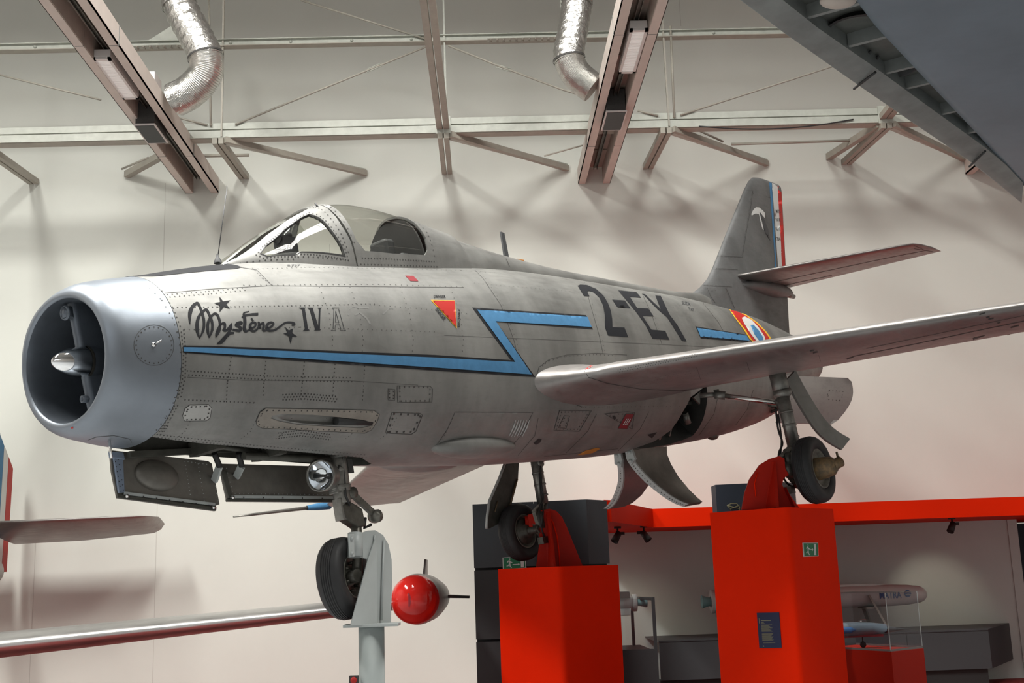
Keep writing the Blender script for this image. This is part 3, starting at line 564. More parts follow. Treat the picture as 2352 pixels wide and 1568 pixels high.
# main gear, both sides share meshes through mirrored builds
for s in (-1, 1):
    def S(p): return np.array([p[0], p[1] * s, p[2]])
    wc = S((6.94, 1.857, -1.435))
    lg = MB().tube([S((7.22, 1.60, -.34)), S((7.19, 1.615, -.60))], .088, 20).tube([S((7.19, 1.615, -.58)), S((7.165, 1.62, -1.16))], .068, 20).lathe(S((7.20, 1.615, -.56)), (0, 0, -1), [(0, .088), (0, .098), (.05, .098), (.08, .068)], 20)
    for z in (-.78, -.92, -1.05): lg.lathe(S((7.18, 1.618, z)), (0, 0, -1), [(0, .068), (0, .074), (.02, .074), (.02, .068)], 18)
    lg.tube([S((7.19, 1.66, -.68)), S((7.19, 1.54, -.68))], .05, 14)
    LG = lg.build('main_gear_leg', 'steel', JET)
    MB().lathe(S((6.99, 1.60, -1.30)), (.3, 0, -1), [(-.10, 0), (-.09, .05), (0, .07), (.12, .075), (.2, .05), (.22, 0)], 14).box(S((6.93, 1.56, -1.60)) + [-.04, -.04, -.02], S((6.93, 1.56, -1.60)) + [.06, .04, .06]).tube([S((7.06, 1.57, -1.18)), S((6.98, 1.55, -1.30)), S((6.99, 1.56, -1.44))], .03, 8).tube([S((7.10, 1.62, -1.22)), S((7.02, 1.68, -1.32))], .05, 10).build('brake_cylinder', 'dsteel', LG)
    MB().tube([S((7.165, 1.62, -1.14)), S((7.15, 1.625, -1.24)), S((7.05, 1.64, -1.36)), S((6.94, 1.66, -1.435))], [.055, .05, .055, .07], 12).tube([S((6.94, 1.60, -1.435)), S((6.94, 1.98, -1.435))], .05, 14).build('axle_arm', 'dsteel', LG)
    MB().bar(S((7.13, 1.60, -1.15)), S((6.90, 1.58, -1.24)), .05, .035).bar(S((6.90, 1.58, -1.24)), S((6.96, 1.60, -1.40)), .04, .035).bar(S((6.9, 1.6, -1.42)), S((7.05, 1.62, -1.56)), .05, .05).build('torque_link', 'rim', LG)
    MB().tube(catmull([S((7.14, 1.53, -.72)), S((7.08, 1.53, -.95)), S((7.08, 1.54, -1.1)), S((6.96, 1.53, -1.2)), S((6.90, 1.52, -1.35)), S((6.96, 1.55, -1.52)), S((7.10, 1.6, -1.58))]), .011, 7).tube(catmull([S((7.12, 1.55, -.80)), S((7.06, 1.55, -1.05)), S((7.00, 1.52, -1.25)), S((6.93, 1.54, -1.45))]), .009, 7).build('brake_hose', 'hidden', LG)
    ty, rim = wheel(None, wc, .335, .20, -1, .20); ty.build('tyre', 'tyre', LG, fix=False); rim.build('wheel_rim', 'rim', LG)
    MB().lathe(wc + S((0, .04, 0)), (0, s, 0), [(0, .115), (.10, .105), (.17, .09), (.20, .06), (.20, 0)], 24).tube([wc + S((.0, .20, .0)), wc + S((.09, .26, .03))], .055, 14).tube([wc + S((.07, .25, .08)), wc + S((.07, .25, .13))], .012, 6).build('hub_fairing', 'rust', LG)
    MB().lathe(wc + S((0, -.02, 0)), (0, -s, 0), [(0, .16), (.06, .15), (.07, .09), (.12, .085), (.12, 0)], 24).build('brake_drum', 'dsteel', LG)
    for k in range(8): pass
    MB().tube([S((7.19, 1.60, -.70)), S((7.02, 1.02, -.47))], .026, 12).build('drag_strut', 'chrome', LG)
    MB().tube([S((7.03, 1.06, -.485)), S((7.00, .96, -.45))], .045, 12).tube([S((7.0, .96, -.45)), S((6.98, .80, -.42))], .028, 10).tube([S((7.01, .98, -.40)), S((7.01, .98, -.50))], .03, 8).build('strut_joint', 'steel', LG)
    # curved leg door
    pts = [(7.35, 1.74, -.40), (7.52, 1.80, -.66), (7.68, 1.86, -.92), (7.88, 1.95, -1.10), (8.08, 2.05, -1.24)] if s < 0 else [(7.20, 1.78, -.40), (7.0, 1.84, -.70), (6.84, 1.90, -1.0), (6.80, 1.93, -1.2), (6.80, 1.93, -1.36)]
    pts = [(7.33, 1.66, -.42), (7.42, 1.70, -.68), (7.52, 1.76, -.95), (7.62, 1.82, -1.10), (7.76, 1.90, -1.22)]
    C_ = catmull([S(p) for p in pts], 5); a = []; 
    for p in C_: a.append([p + S((-.09, -.01, -.05)), p + S((.09, .04, .05)), p + S((.09, .065, .05)), p + S((-.09, .015, -.05))])
    if s < 0: MB().loft(a, smooth=False).build('leg_door', 'skin', LG)
    else:
        dp_ = [(1160, 1062), (1148, 1095), (1124, 1150), (1119, 1185), (1117, 1213), (1126, 1213), (1150, 1200), (1170, 1170), (1190, 1100), (1192, 1062)]
        P = [ac(*p, 1, 1.97) for p in dp_]; ld_ = MB().hexa([tuple(p) for p in P], [(p[0], p[1] + .02, p[2]) for p in P]).build('leg_door', 'bay', LG, bevel=.003)
        for n_, m_, pts_, r_ in (('door_edge', 'lgrey', dp_[:5], .016), ('door_stiffener', 'rust', [(1188, 1100), (1172, 1160)], .012), ('door_stiffener', 'rust', [(1143, 1150), (1137, 1175)], .008)):
            MB().tube([ac(*p, 1, 1.955) for p in pts_], r_, 8).build(n_, m_, ld_)
ANG = {-1: -109, 1: -90}
# belly doors over the wheel bays: the body profile swung down about its keel hinge
for s in (-1, 1):
    hy, hz = .055, -.855; rows = []
    prof = [(.055, -.86), (.14, -.85), (.24, -.80), (.37, -.70), (.50, -.54), (.565, -.42), (.59, -.33)]
    fr = [6.50, 6.52, 6.70, 6.92, 7.02, 7.10, 7.22]; rr_ = [7.30, 7.45, 7.60, 7.64, 7.64, 7.63, 7.60]
    L = [0]
    for i in range(1, 7): L.append(L[-1] + math.hypot(prof[i][0] - prof[i - 1][0], prof[i][1] - prof[i - 1][1]))
    ang = math.radians(ANG[s]); out, inn = [], []
    fr = [6.50, 6.53, 6.60, 6.70, 6.80, 6.86, 6.90]; rr_ = [7.32, 7.32, 7.33, 7.34, 7.33, 7.30, 7.24]
    for (y, z), x0, x1 in zip(prof, fr, rr_):
        dy, dz = y - hy, z - hz; yy = dy * math.cos(ang) - dz * math.sin(ang); zz = dy * math.sin(ang) + dz * math.cos(ang)
        n = np.array([0, -math.sin(0), 0]); out.append([(x, (hy + yy) * s, hz + zz) for x in np.linspace(x0, x1, 8)])
    g = np.array(out); t = np.array([0, .035 * s, .02]); mb = MB(); nr, nc = 7, 8; V1 = g.reshape(-1, 3); V2 = (g + t).reshape(-1, 3)
    q1 = [(i * nc + j, i * nc + j + 1, (i + 1) * nc + j + 1, (i + 1) * nc + j) for i in range(nr - 1) for j in range(nc - 1)]
    mb.add(V1, q1, True); mb.add(V2, [f[::-1] for f in q1], True); bl = list(range(nc)) + [i * nc + nc - 1 for i in range(1, nr)] + [(nr - 1) * nc + j for j in range(nc - 2, -1, -1)] + [i * nc for i in range(nr - 2, 0, -1)]
    mb.f += [(bl[i], bl[(i + 1) % len(bl)], bl[(i + 1) % len(bl)] + nr * nc, bl[i] + nr * nc) for i in range(len(bl))]; mb.sm += [False] * len(bl)
    BD = mb.build('belly_door', 'wing' if s > 0 else 'door', JET, sharp=40)
    edge = [g[i][0] for i in range(nr)]; eo = []
    for p in catmull(edge, 4): eo.append([p + np.array([-.012, -.012 * s, 0]), p + np.array([-.012, .05 * s, .02]), p + np.array([.02, .05 * s, .02]), p + np.array([.02, -.012 * s, 0])])
    MB().loft(eo, smooth=False).build('door_edge', 'lgrey', BD)
    ed = MB()
    for p in catmull(edge, 5)[::1]: ed.lathe(np.array(p) + np.array([-.014, .018 * s, .01]), (-1, 0, 0), [(0, .007), (.001, 0)], 6)
    ed.build('rivet', 'rivet', BD, kind='stuff')
    MB().hexa([(6.50, .03 * s, -.80), (6.50, .11 * s, -.83), (6.50, .13 * s, -.95), (6.50, .06 * s, -1.0), (6.50, .03 * s, -.92)], [(6.54, .03 * s, -.80), (6.54, .11 * s, -.83), (6.54, .13 * s, -.95), (6.54, .06 * s, -1.0), (6.54, .03 * s, -.92)]).lathe((6.49, .08 * s, -.87), (1, 0, 0), [(-.01, 0), (-.01, .022), (.06, .022)], 12).lathe((6.49, .075 * s, -.96), (1, 0, 0), [(-.01, 0), (-.01, .02), (.06, .02)], 12).build('hinge_bracket', 'lgrey', BD)
# wheel-bay structure in sight through the port opening
MB().bar((6.9, -.32, -.42), (7.62, -.34, -.40), .03).bar((7.1, -.30, -.5), (7.15, -.1, -.75), .03).bar((7.35, -.32, -.35), (7.40, -.1, -.72), .02).hexa([(7.50, -.45, -.36), (7.60, -.50, -.30), (7.60, -.46, -.44)], [(7.50, -.43, -.36), (7.60, -.48, -.30), (7.60, -.44, -.44)]).tube([(7.50, -.30, -.50), (7.56, -.28, -.62)], .04, 10).build('bay_frame', 'steel', JET)
# ------------------------------------------------------------------ markings on the jet
B_F2 = bvh_of(FME)
z4 = lambda P: Z(2.904, 1000, 560, P); z6 = lambda P: Z(3.136, 1560, 380, P); z2 = lambda P: Z(3.92, 480, 440, P); z7 = lambda P: Z(5.737, 410, 660, P); z3 = lambda P: Z(3.015, 220, 860, P)
decal('stripe_edge', [[(420, 793.5), (480, 794), (1000, 815)] + z4([(505, 775), (245, 425), (1005, 475), (1050, 570), (405, 520), (665, 888)]) + [(1000, 851), (700, 830), (421, 810)]], B_FUS, 'black', FUS, .0025)
decal('lightning_stripe', [[(420.5, 797.5), (480, 798.5), (1000, 821)] + z4([(530, 788), (275, 440), (1012, 488), (1040, 555), (400, 517), (640, 870)]) + [(1000, 844), (700, 824), (421, 807)]], B_FUS, 'blue', FUS, .006, 6)
decal('stripe_edge', [z4([(1735, 550), (2068, 605), (2085, 655), (1770, 630)])], B_FUS, 'black', FUS, .0025, 4)
decal('rear_stripe', [z4([(1742, 561), (2072, 611), (2092, 646), (1765, 619)])], B_FUS, 'blue', FUS, .007, 4)
code = MB()
for P in ([(948, 280), (965, 272), (1010, 275), (1070, 300), (1120, 345), (1150, 395), (1170, 450), (1178, 500), (1180, 555), (1260, 558), (1285, 622), (1152, 612), (1130, 557), (1130, 480), (1118, 410), (1090, 355), (1050, 320), (1022, 314), (1013, 322), (1027, 350), (990, 348)],
          [(1178, 372), (1262, 378), (1300, 430), (1215, 424)],
          [(1218, 310), (1340, 322), (1372, 360), (1296, 354), (1345, 428), (1420, 432), (1455, 484), (1380, 480), (1440, 572), (1532, 580), (1560, 640), (1448, 632), (1400, 540), (1335, 450)],
          [(1380, 333), (1398, 336), (1502, 436), (1466, 345), (1503, 348), (1560, 470), (1612, 540), (1675, 650), (1645, 648), (1545, 490), (1485, 440)]):
    decal('c', [z4(P)], B_FUS, 'black', FUS, .003, 8, mb=code)
code.build('squadron_code', 'black', FUS, fix=False)
RD = [z6([(358, 1037), (410, 1045), (480, 1075), (560, 1130), (620, 1190), (655, 1235), (672, 1290), (640, 1330), (590, 1335), (545, 1300), (505, 1248), (460, 1180), (405, 1105)]),
      z6([(368, 1044), (412, 1052), (478, 1083), (553, 1136), (610, 1194), (643, 1238), (658, 1288), (632, 1320), (594, 1324), (553, 1293), (514, 1243), (470, 1175), (412, 1104)]),
      z6([(447, 1100), (470, 1090), (520, 1115), (570, 1170), (612, 1235), (620, 1290), (585, 1295), (548, 1262), (505, 1205), (465, 1140)]), z6([(508, 1152), (530, 1150), (568, 1190), (600, 1240), (600, 1270), (570, 1262), (535, 1215)])]
for P, m, o, n in zip(RD, ('yellow', 'red', 'white', 'blue'), (.003, .0045, .006, .0075), ('roundel_rim', 'roundel_ring', 'roundel_white', 'roundel_centre')): decal(n, [P], B_FUS, m, FUS, o * 1.5, 4)
decal('warning_edge', [z2([(1995, 976), (2212, 980), (2230, 1232)])], B_FUS, 'yellow', FUS, .003, 5); decal('warning_triangle', [z2([(2010, 983), (2207, 986), (2223, 1218)])], B_FUS, 'red', FUS, .006, 5)
lettering('warning_text', 'DANGER', z2([(2020, 932), (2128, 932), (2130, 958), (2024, 958)]), B_FUS, 'black', FUS)
lettering('warning_text', 'SIEGE', z2([(2052, 1048), (2135, 1142), (2112, 1160), (2034, 1062)]), B_FUS, 'black', FUS)
lettering('warning_text', 'EJECTABLE', z2([(2236, 1220), (2244, 1058), (2264, 1058), (2260, 1220)]), B_FUS, 'black', FUS)
lettering('serial_text', 'SUZA', z4([(1640, 382), (1696, 390), (1700, 412), (1646, 404)]), B_FUS, 'dgrey', FUS); lettering('serial_text', 'TAY', z4([(1684, 424), (1722, 430), (1728, 450), (1690, 444)]), B_FUS, 'dgrey', FUS)
lettering('panel_text', 'S.737', z2([(706, 658), (822, 658), (818, 674), (706, 674)]), B_FUS, 'dgrey', FUS)
decal('rescue_mark', [z2([(1765, 757), (1840, 760), (1885, 808), (1812, 806)])], B_FUS, 'dred', FUS, .003, 10)
AGP = [cast(u, v, B_FUS, 0) for u, v in ((312, 639), (352, 635), (414, 629), (455, 625), (497, 621), (542, 618), (556, 614))]
AGP = [(.452, abs(AGP[0][1]))] + [(p[0], abs(p[1])) for p in AGP if p is not None]
AG = [[(float(x), y, body_z(float(x), abs(y)) + .003) for y in np.linspace(-w_, w_, 15)] for x, w_ in AGP]
MB().loft(AG, closed=False, caps=False).build('antiglare_panel', 'black', FUS, fix=False)
# the script lettering, stroke by stroke
scr = MB()
def stroke(P, k=7):
    Q = catmull([np.array(p, float) for p in P], k); Q = [(q[0], q[1], max(q[2], 2)) for q in Q]
    ribbon(scr, z7([(q[0], q[1]) for q in Q]), [q[2] * 1.25 / 5.737 for q in Q], B_FUS, .003, 6)
stroke([(152, 488, 3), (146, 430, 20), (150, 340, 40), (180, 260, 38), (225, 218, 34), (252, 212, 26), (285, 270, 24), (322, 380, 26), (335, 460, 26), (325, 560, 26), (276, 672, 8)])
stroke([(276, 672, 8), (245, 560, 34), (245, 460, 34), (275, 370, 30), (330, 310, 28), (368, 294, 24), (400, 350, 24), (436, 440, 26), (444, 520, 26), (432, 590, 22), (404, 662, 8)])
stroke([(404, 662, 8), (385, 570, 28), (385, 480, 28), (410, 410, 28), (450, 362, 26), (482, 346, 24), (515, 370, 24), (540, 440, 24), (545, 510, 24), (530, 590, 22), (490, 658, 8)])
stroke([(490, 658, 8), (500, 600, 24), (530, 520, 20), (575, 475, 22), (605, 478, 26), (610, 520, 24), (600, 560, 28), (635, 560, 24), (690, 490, 20)])
stroke([(700, 470, 10), (690, 530, 26), (660, 590, 26), (600, 660, 26), (505, 744, 8)]); stroke([(505, 744, 8), (570, 720, 26), (630, 650, 26), (680, 605, 26), (728, 600, 22)])
stroke([(740, 500, 8), (770, 470, 22), (820, 458, 24), (828, 478, 22), (780, 482, 22), (760, 500, 22), (815, 530, 28), (800, 570, 28), (712, 555, 20)])
stroke([(930, 316, 8), (860, 340, 18), (870, 400, 30), (872, 480, 32), (862, 540, 32), (885, 578, 24), (930, 560, 18)]); stroke([(832, 395, 18), (880, 370, 22), (960, 356, 22), (1048, 352, 26)])
stroke([(930, 545, 20), (1000, 520, 20), (1015, 475, 22), (980, 462, 22), (945, 490, 26), (950, 550, 28), (990, 575, 24), (1040, 545, 18), (1060, 460, 18)]); stroke([(955, 405, 18), (985, 442, 16)])
stroke([(1045, 452, 14), (1062, 480, 24), (1072, 540, 26), (1075, 500, 22), (1110, 465, 20), (1120, 500, 24), (1115, 560, 26), (1160, 570, 16)])
stroke([(1150, 545, 18), (1215, 520, 20), (1250, 480, 22), (1215, 462, 24), (1168, 490, 30), (1165, 545, 30), (1200, 568, 24), (1270, 560, 20), (1340, 510, 20), (1410, 465, 20), (1480, 462, 22), (1520, 478, 26), (1520, 492, 20), (1490, 495, 14)])
scr.build('script_lettering', 'black', FUS, fix=False)
for P in ([(537, 124), (587, 186), (682, 170), (630, 226), (678, 284), (600, 258), (541, 326), (542, 240), (468, 206), (548, 194)], [(1400, 518), (1450, 566), (1502, 542), (1497, 600), (1566, 652), (1498, 644), (1477, 744), (1448, 640), (1376, 608), (1432, 594)]): decal('star', [z7(P)], B_FUS, 'black', FUS, .003, 6)
num = MB()
for P in ([(1582, 268), (1676, 268), (1662, 282), (1705, 548), (1730, 568), (1634, 572), (1664, 548), (1625, 290)], [(1692, 268), (1784, 270), (1768, 282), (1838, 510), (1850, 285), (1828, 270), (1890, 270), (1868, 285), (1860, 545), (1876, 562), (1782, 568), (1800, 548), (1725, 290)]): decal('n', [z7(P)], B_FUS, 'black', FUS, .003, 5, mb=num)
num.build('mark_number', 'black', FUS, fix=False)
aa = MB(); AO = [(2022, 272), (2114, 272), (2108, 288), (2180, 545), (2204, 566), (2124, 564), (2138, 548), (2120, 492), (2066, 490), (2060, 545), (2072, 564), (2018, 566), (2034, 545), (2046, 290), (2022, 272)]
ribbon(aa, z7(AO), .9, B_FUS, .003); ribbon(aa, z7([(2068, 312), (2066, 464), (2112, 466), (2068, 312)]), .9, B_FUS, .003); aa.build('outlined_letter', 'black', FUS, fix=False)
gh = MB(); ribbon(gh, z2([(1255, 1115), (1252, 1065), (1290, 1038), (1440, 1048)]), 3, B_FUS, .0012); ribbon(gh, z2([(1310, 1110), (1360, 1090), (1420, 1140), (1450, 1190)]), 4, B_FUS, .0012); ribbon(gh, z2([(1565, 1105), (1620, 1050), (1660, 1052)]), 3, B_FUS, .0012); gh.build('faded_marking', 'ghost', FUS, fix=False)
# seams, rivet lines
se = MB(); rv = MB()
def seam(P, w=1.2, B=B_FUS, off=.0012): ribbon(se, P, w, B, off)
def riv(P, gap=9, B=B_FUS, r=.0055, rows=1, rg=6): dots(rv, P, gap, B, r, .0015, rows, rg)
up = [(560, 655), (700, 654), (870, 653), (1010, 657), (1065, 659)]
seam([(345, 676), (480, 664), (620, 656), (1065, 660)]); riv(up, 13); riv([(582, 618), (700, 614), (860, 616), (1060, 621), (1150, 627)], 11); seam([(540, 612), (590, 620), (625, 656)]); riv([(580, 616), (604, 640), (622, 652)], 8)
riv([(352, 682), (480, 672), (560, 664)], 11, rows=2); riv([(408, 706), (500, 705), (690, 702), (860, 698)], 10); riv([(424, 756), (500, 758), (690, 751), (1000, 762)], 11, r=.004)
riv([(419, 758), (424, 812), (422, 866), (412, 912)], 9, rows=2); riv([(405, 930), (388, 962), (366, 996)], 8, rows=2); riv([(372, 668), (398, 708), (414, 750)], 11)
seam([(430, 866), (560, 873), (800, 874), (960, 884)], .9); riv([(430, 856), (620, 868), (810, 872)], 8, rows=2, rg=9)
for P in ([(532, 812), (522, 880), (520, 920)], [(612, 812), (606, 880), (604, 915)], [(700, 822), (694, 880), (690, 918)], [(770, 828), (766, 880), (764, 915)], [(838, 832), (834, 900), (832, 922)]): riv(P, 9)
riv([(425, 918), (520, 922), (590, 925)], 9); riv([(352, 1000), (590, 1026), (840, 1047)], 8, rows=2, rg=6); riv([(380, 975), (370, 990)], 7, rows=3)
for x in (330, 480, 560, 640, 720, 800): riv([(x + 110, 960), (x + 95, 990), (x + 70, 1010)], 9, r=.0045)
for x in (760, 830, 945, 1060): riv([(x - 26, 660), (x - 4, 720), (x + 4, 780), (x + 2, 806)], 13, r=.0045)
riv([(650, 912), (700, 910), (770, 916)], 7, rows=3, rg=6, r=.0065); riv([(640, 1000), (690, 994), (760, 1004)], 6, rows=3, rg=6, r=.006)
# access panels
def panel(P, m=None, gap=9, inset=6, name='access_panel', r=.0065):
    C0 = np.mean(np.array(P), 0); Q = [tuple(C0 + (np.array(p) - C0) * (1 - inset / max(12, np.linalg.norm(np.array(p) - C0)))) for p in P]
    if m: decal(name, [P], B_FUS, m, FUS, .002, 9)
    seam(P + [P[0]], 1.1, off=.0028); dots(rv, Q + [Q[0]], gap, B_FUS, r, .0035)
panel(z3([(600, 285), (618, 235), (650, 210), (780, 208), (803, 232), (790, 300), (765, 318), (615, 320)]), 'newalu', 10)
PT = z3([(1110, 320), (1135, 260), (1175, 232), (1560, 238), (1925, 248), (1962, 275), (1948, 320), (1910, 380), (1860, 404), (1500, 386), (1150, 368), (1115, 350)])
HO = z3([(1208, 300), (1225, 280), (1290, 270), (1500, 276), (1700, 295), (1850, 312), (1912, 330), (1905, 352), (1840, 368), (1650, 360), (1400, 345), (1270, 322)])
decal('gun_port_plate', [PT, HO], B_FUS, 'tan', FUS, .004, 8); seam(PT + [PT[0]], 1.2, off=.0045); CP = np.mean(np.array(PT), 0); dots(rv, [tuple(CP + (np.array(p) - CP) * (.965, .84)) for p in PT + [PT[0]]], 13, B_FUS, .0065, .005)
MB().tube([(2.22, -.455, -.53), (1.86, -.455, -.515)], .03, 14).build('cannon_muzzle', 'hidden', FUS)
panel([(912, 886), (988, 887), (993, 893), (992, 923), (913, 924), (912, 890)], None, 11); panel([(900, 947), (965, 949), (970, 953), (955, 990), (945, 997), (885, 994)], None, 16, r=.01)
panel([(891, 893), (907, 894), (906, 920), (891, 918)], None, 9); panel([(1285, 942), (1358, 943), (1330, 990), (1272, 988)], None, 8); panel([(1296, 954), (1308, 955), (1300, 983), (1282, 982)], None, 12)
panel([(1388, 950), (1440, 945), (1457, 947), (1452, 985)], None, 9)
decal('red_service_panel', [[(1437, 950), (1456, 951), (1440, 984), (1419, 983)]], B_FUS, 'dred', FUS, .003, 8); seam([(1437, 950), (1456, 951), (1440, 984), (1419, 983), (1437, 950)], 1, off=.004)
for k in range(3): q_ = MB(); ribbon(q_, [(1439 + 4 * k, 961), (1430 + 4 * k, 975)], 1.4, B_FUS, .0065); q_.build('panel_bar', 'white', FUS, fix=False)
decal('vent_panel', [[(1045, 946), (1224, 947), (1196, 1000), (1172, 1028), (1120, 1012), (1045, 1010), (1004, 1022), (1028, 985)]], B_FUS, 'skin', FUS, .001, 10)
seam([(1045, 946), (1224, 947), (1196, 1000), (1172, 1028)], 1.3); seam([(1045, 946), (1028, 985), (1000, 1025)], 1.2); riv([(1040, 960), (1020, 1000), (1002, 1030)], 9); riv([(1218, 960), (1190, 1005)], 9)
for k in range(6): q_ = MB(); ribbon(q_, [(1184 + 6.2 * k, 964), (1179 + 6.2 * k, 980), (1168 + 6.2 * k, 1002)], [1.0, 3.0, 1.0], B_FUS, .004); q_.build('vent_louvre', 'lgrey', FUS, fix=False)
decal('orange_flash', [[(1326, 1044), (1345, 1034), (1372, 1027), (1378, 1030), (1362, 1039), (1338, 1044)]], B_FUS, 'orange', FUS, .003, 6); decal('dark_vent', [[(1486, 998), (1509, 992), (1497, 1006)]], B_FUS, 'hidden', FUS, .003, 6)
decal('drain_hole', [[(1225, 1017), (1236, 1007), (1244, 1008), (1240, 1016), (1230, 1021)]], B_FUS, 'hidden', FUS, .003, 5); decal('drain_hole', [[(1406, 955), (1412, 954), (1415, 960), (1410, 964)]], B_FUS, 'hidden', FUS, .003, 5)
riv([(1240, 880), (1290, 915), (1335, 935), (1400, 934), (1560, 933)], 10); riv([(1238, 845), (1262, 828), (1300, 818), (1370, 814), (1420, 817)], 9); seam([(1231, 866), (1238, 843), (1262, 825), (1300, 815), (1370, 811), (1440, 815)], 1.3); seam([(1231, 866), (1240, 886), (1290, 918), (1340, 935)], 1.3)
for P in ([(1066, 570), (1072, 600), (1110, 640), (1150, 700), (1180, 780), (1192, 830)], [(1340, 640), (1356, 700), (1376, 770), (1385, 812)], [(1468, 660), (1496, 720), (1520, 790)], [(1610, 690), (1650, 740), (1672, 780)]): seam(P, .9); riv([(a + 5, b) for a, b in P], 12, r=.004)
for P in ([(1236, 960), (1228, 1000), (1190, 1045)], [(1370, 950), (1350, 990), (1300, 1040)], [(1490, 945), (1470, 985), (1420, 1035)], [(1650, 905), (1640, 950), (1605, 1000)], [(1730, 895), (1716, 940), (1690, 975)]): seam(P, 1.0)
seam([(1020, 770), (1500, 790), (1700, 800)], .8); riv([(1090, 650), (1340, 672), (1600, 715)], 10, r=.004); riv([(860, 700), (1000, 712), (1300, 745)], 12, r=.004); seam([(1250, 1048), (1420, 1030)], .8)
se.build('panel_seam', 'seam', FUS, fix=False, kind='stuff'); rv.build('rivet', 'rivet', FUS, fix=False, kind='stuff')
dor_s = MB(); ribbon(dor_s, [(1066, 572), (1070, 585), (1079, 606)], 1.4, B_DOR, .002, 4); ribbon(dor_s, [(1162, 594), (1166, 602), (1170, 612)], 1.4, B_DOR, .002, 4); ribbon(dor_s, [(1075, 610), (1030, 606), (995, 604)], 2.2, B_DOR, .002, 4); dor_s.build('panel_seam', 'seam', dor, fix=False)
# intake ring details
cs = MB(); CC = np.array([353.5, 793]); ring = [(353.5 + 46 * math.cos(a), 792.5 + 46.5 * math.sin(a)) for a in np.linspace(0, 2 * PI, 33)]; ribbon(cs, ring, 1.0, B_COWL, .0015, 6); ribbon(cs, [(203 + 0 * 0, 1010), (222, 1003), (262, 1000), (298, 1008), (303, 1016)], .8, B_COWL, .0015, 5); cs.build('panel_seam', 'seam', cowl, fix=False)
cr = MB(); dots(cr, [(353.5 + 41 * math.cos(a), 792.5 + 41.5 * math.sin(a)) for a in np.linspace(0, 2 * PI, 25)], 18, B_COWL, .005); dots(cr, [(344, 662), (372, 690), (396, 730), (411, 775), (417, 830), (412, 880), (398, 925), (380, 960), (350, 1000)], 17, B_COWL, .005); cr.build('rivet', 'rivet', cowl, fix=False, kind='stuff')
h = cast(353, 791, B_COWL, 0); n_ = Vector((-.1, -1, .05)).normalized(); MB().lathe(h, n_, [(-.005, .016), (.006, .016), (.012, .006)], 14).tube([h + n_ * .01, h + n_ * .05 + Vector((.03, 0, .012))], .005, 8).build('sensor_vane', 'chrome', cowl)
h = cast(251, 1012, B_COWL, 0); MB().tube([h + Vector((0, 0, .01)), h + Vector((0, 0, -.115))], .0085, 8).build('drain_probe', 'chrome', cowl)
decal('red_tip', [[(163, 981), (168, 979), (169, 983), (164, 984)]], B_COWL, 'red', cowl, .002, 4)
# wing, fin and tail markings
ws = MB(); wr = MB()
ribbon(ws, [(1345, 850), (1356, 842), (1385, 834), (1410, 830)], [5, 4, 3, 1], B_WP, .002, 5); ws.build('walkway_line', 'red', WP, fix=False)
ws = MB(); ribbon(ws, [(1343, 852), (1352, 866), (1395, 880), (1470, 893), (1560, 897), (1640, 890)], 1.2, B_WP, .002, 7); ribbon(ws, [(1960, 818), (2100, 790), (2240, 760), (2352, 737)], 1.3, B_WP, .002, 7); ribbon(ws, [(1990, 800), (2352, 724)], .7, B_WP, .002, 8)
for x in (1880, 1715, 1600): ribbon(ws, [(x, 815 + (1880 - x) * .1), (x + 10, 845 + (1880 - x) * .1)], .7, B_WP, .002, 7)
ribbon(ws, [(2224, 783), (2240, 776), (2262, 770)], [4, 4, 1], B_WP, .003, 5)
for P in ([(1860, 806), (1870, 804)], [(1867, 810), (1878, 807)], [(1945, 824), (1960, 819)], [(2249, 722), (2262, 718)], [(2265, 729), (2273, 727)], [(2270, 733), (2282, 730)], [(2291, 742), (2298, 739)], [(2321, 752), (2340, 747)]): ribbon(ws, P, [2.5, 2.5], B_WP, .003, 6)
ws.build('panel_seam', 'seam', WP, fix=False)
for P in ([(1390, 900), (1480, 880), (1560, 868), (1700, 850)], [(1500, 870), (1600, 852)], [(1420, 852), (1600, 815)]): dots(wr, P, 6, B_WP, .004, .0015, 2, 5)
wr.build('rivet', 'rivet', WP, fix=False, kind='stuff')
MB().tube([ac(2314, 757, 1, -3.5), ac(2316, 768, 1, -3.5)], .018, 8).build('aileron_mass', 'dsteel', WP)
for P, n_, m in (([(648, 122), (666, 126), (700, 735), (683, 748), (690, 700)], 'tricolor_blue', 'blue'), ([(668, 126), (708, 142), (742, 735), (712, 742)], 'tricolor_white', 'white'), ([(708, 142), (725, 148), (734, 165), (764, 727), (740, 736)], 'tricolor_red', 'red')): decal(n_, [z6(P)], B_FIN, m, FIN, .002, 8)
for i, (t, y) in enumerate((('MYS', 318), ('IV A', 378), ('N 10', 446), ('1704', 516))): lettering('serial_text', t, z6([(692, y), (724, y), (730, y + 26), (698, y + 26)]), B_FIN, 'dgrey', FIN)
decal('stork_emblem', [z6([(519, 350), (530, 325), (542, 308), (555, 301), (575, 303), (600, 322), (618, 343), (616, 380), (600, 360), (583, 336), (590, 380), (600, 425), (608, 465), (600, 460), (588, 420), (574, 352), (552, 346), (536, 352), (522, 362)])], B_FIN, 'white', FIN, .002, 6)
decal('stork_wing', [z6([(577, 335), (592, 350), (612, 390), (640, 460), (656, 545), (622, 490), (600, 425)])], B_FIN, 'dgrey', FIN, .0032, 6)
fs = MB()
for P in ([(470, 172), (520, 176), (535, 205)], [(530, 180), (515, 300), (480, 500), (455, 660), (275, 648)], [(240, 742), (345, 745), (420, 748)], [(175, 865), (300, 870), (380, 875)], [(625, 225), (665, 235)], [(200, 880), (225, 940), (260, 990)], [(335, 880), (370, 960), (400, 1030)]): ribbon(fs, z6(P), .8, B_FIN, .002, 8)
fr_ = MB()
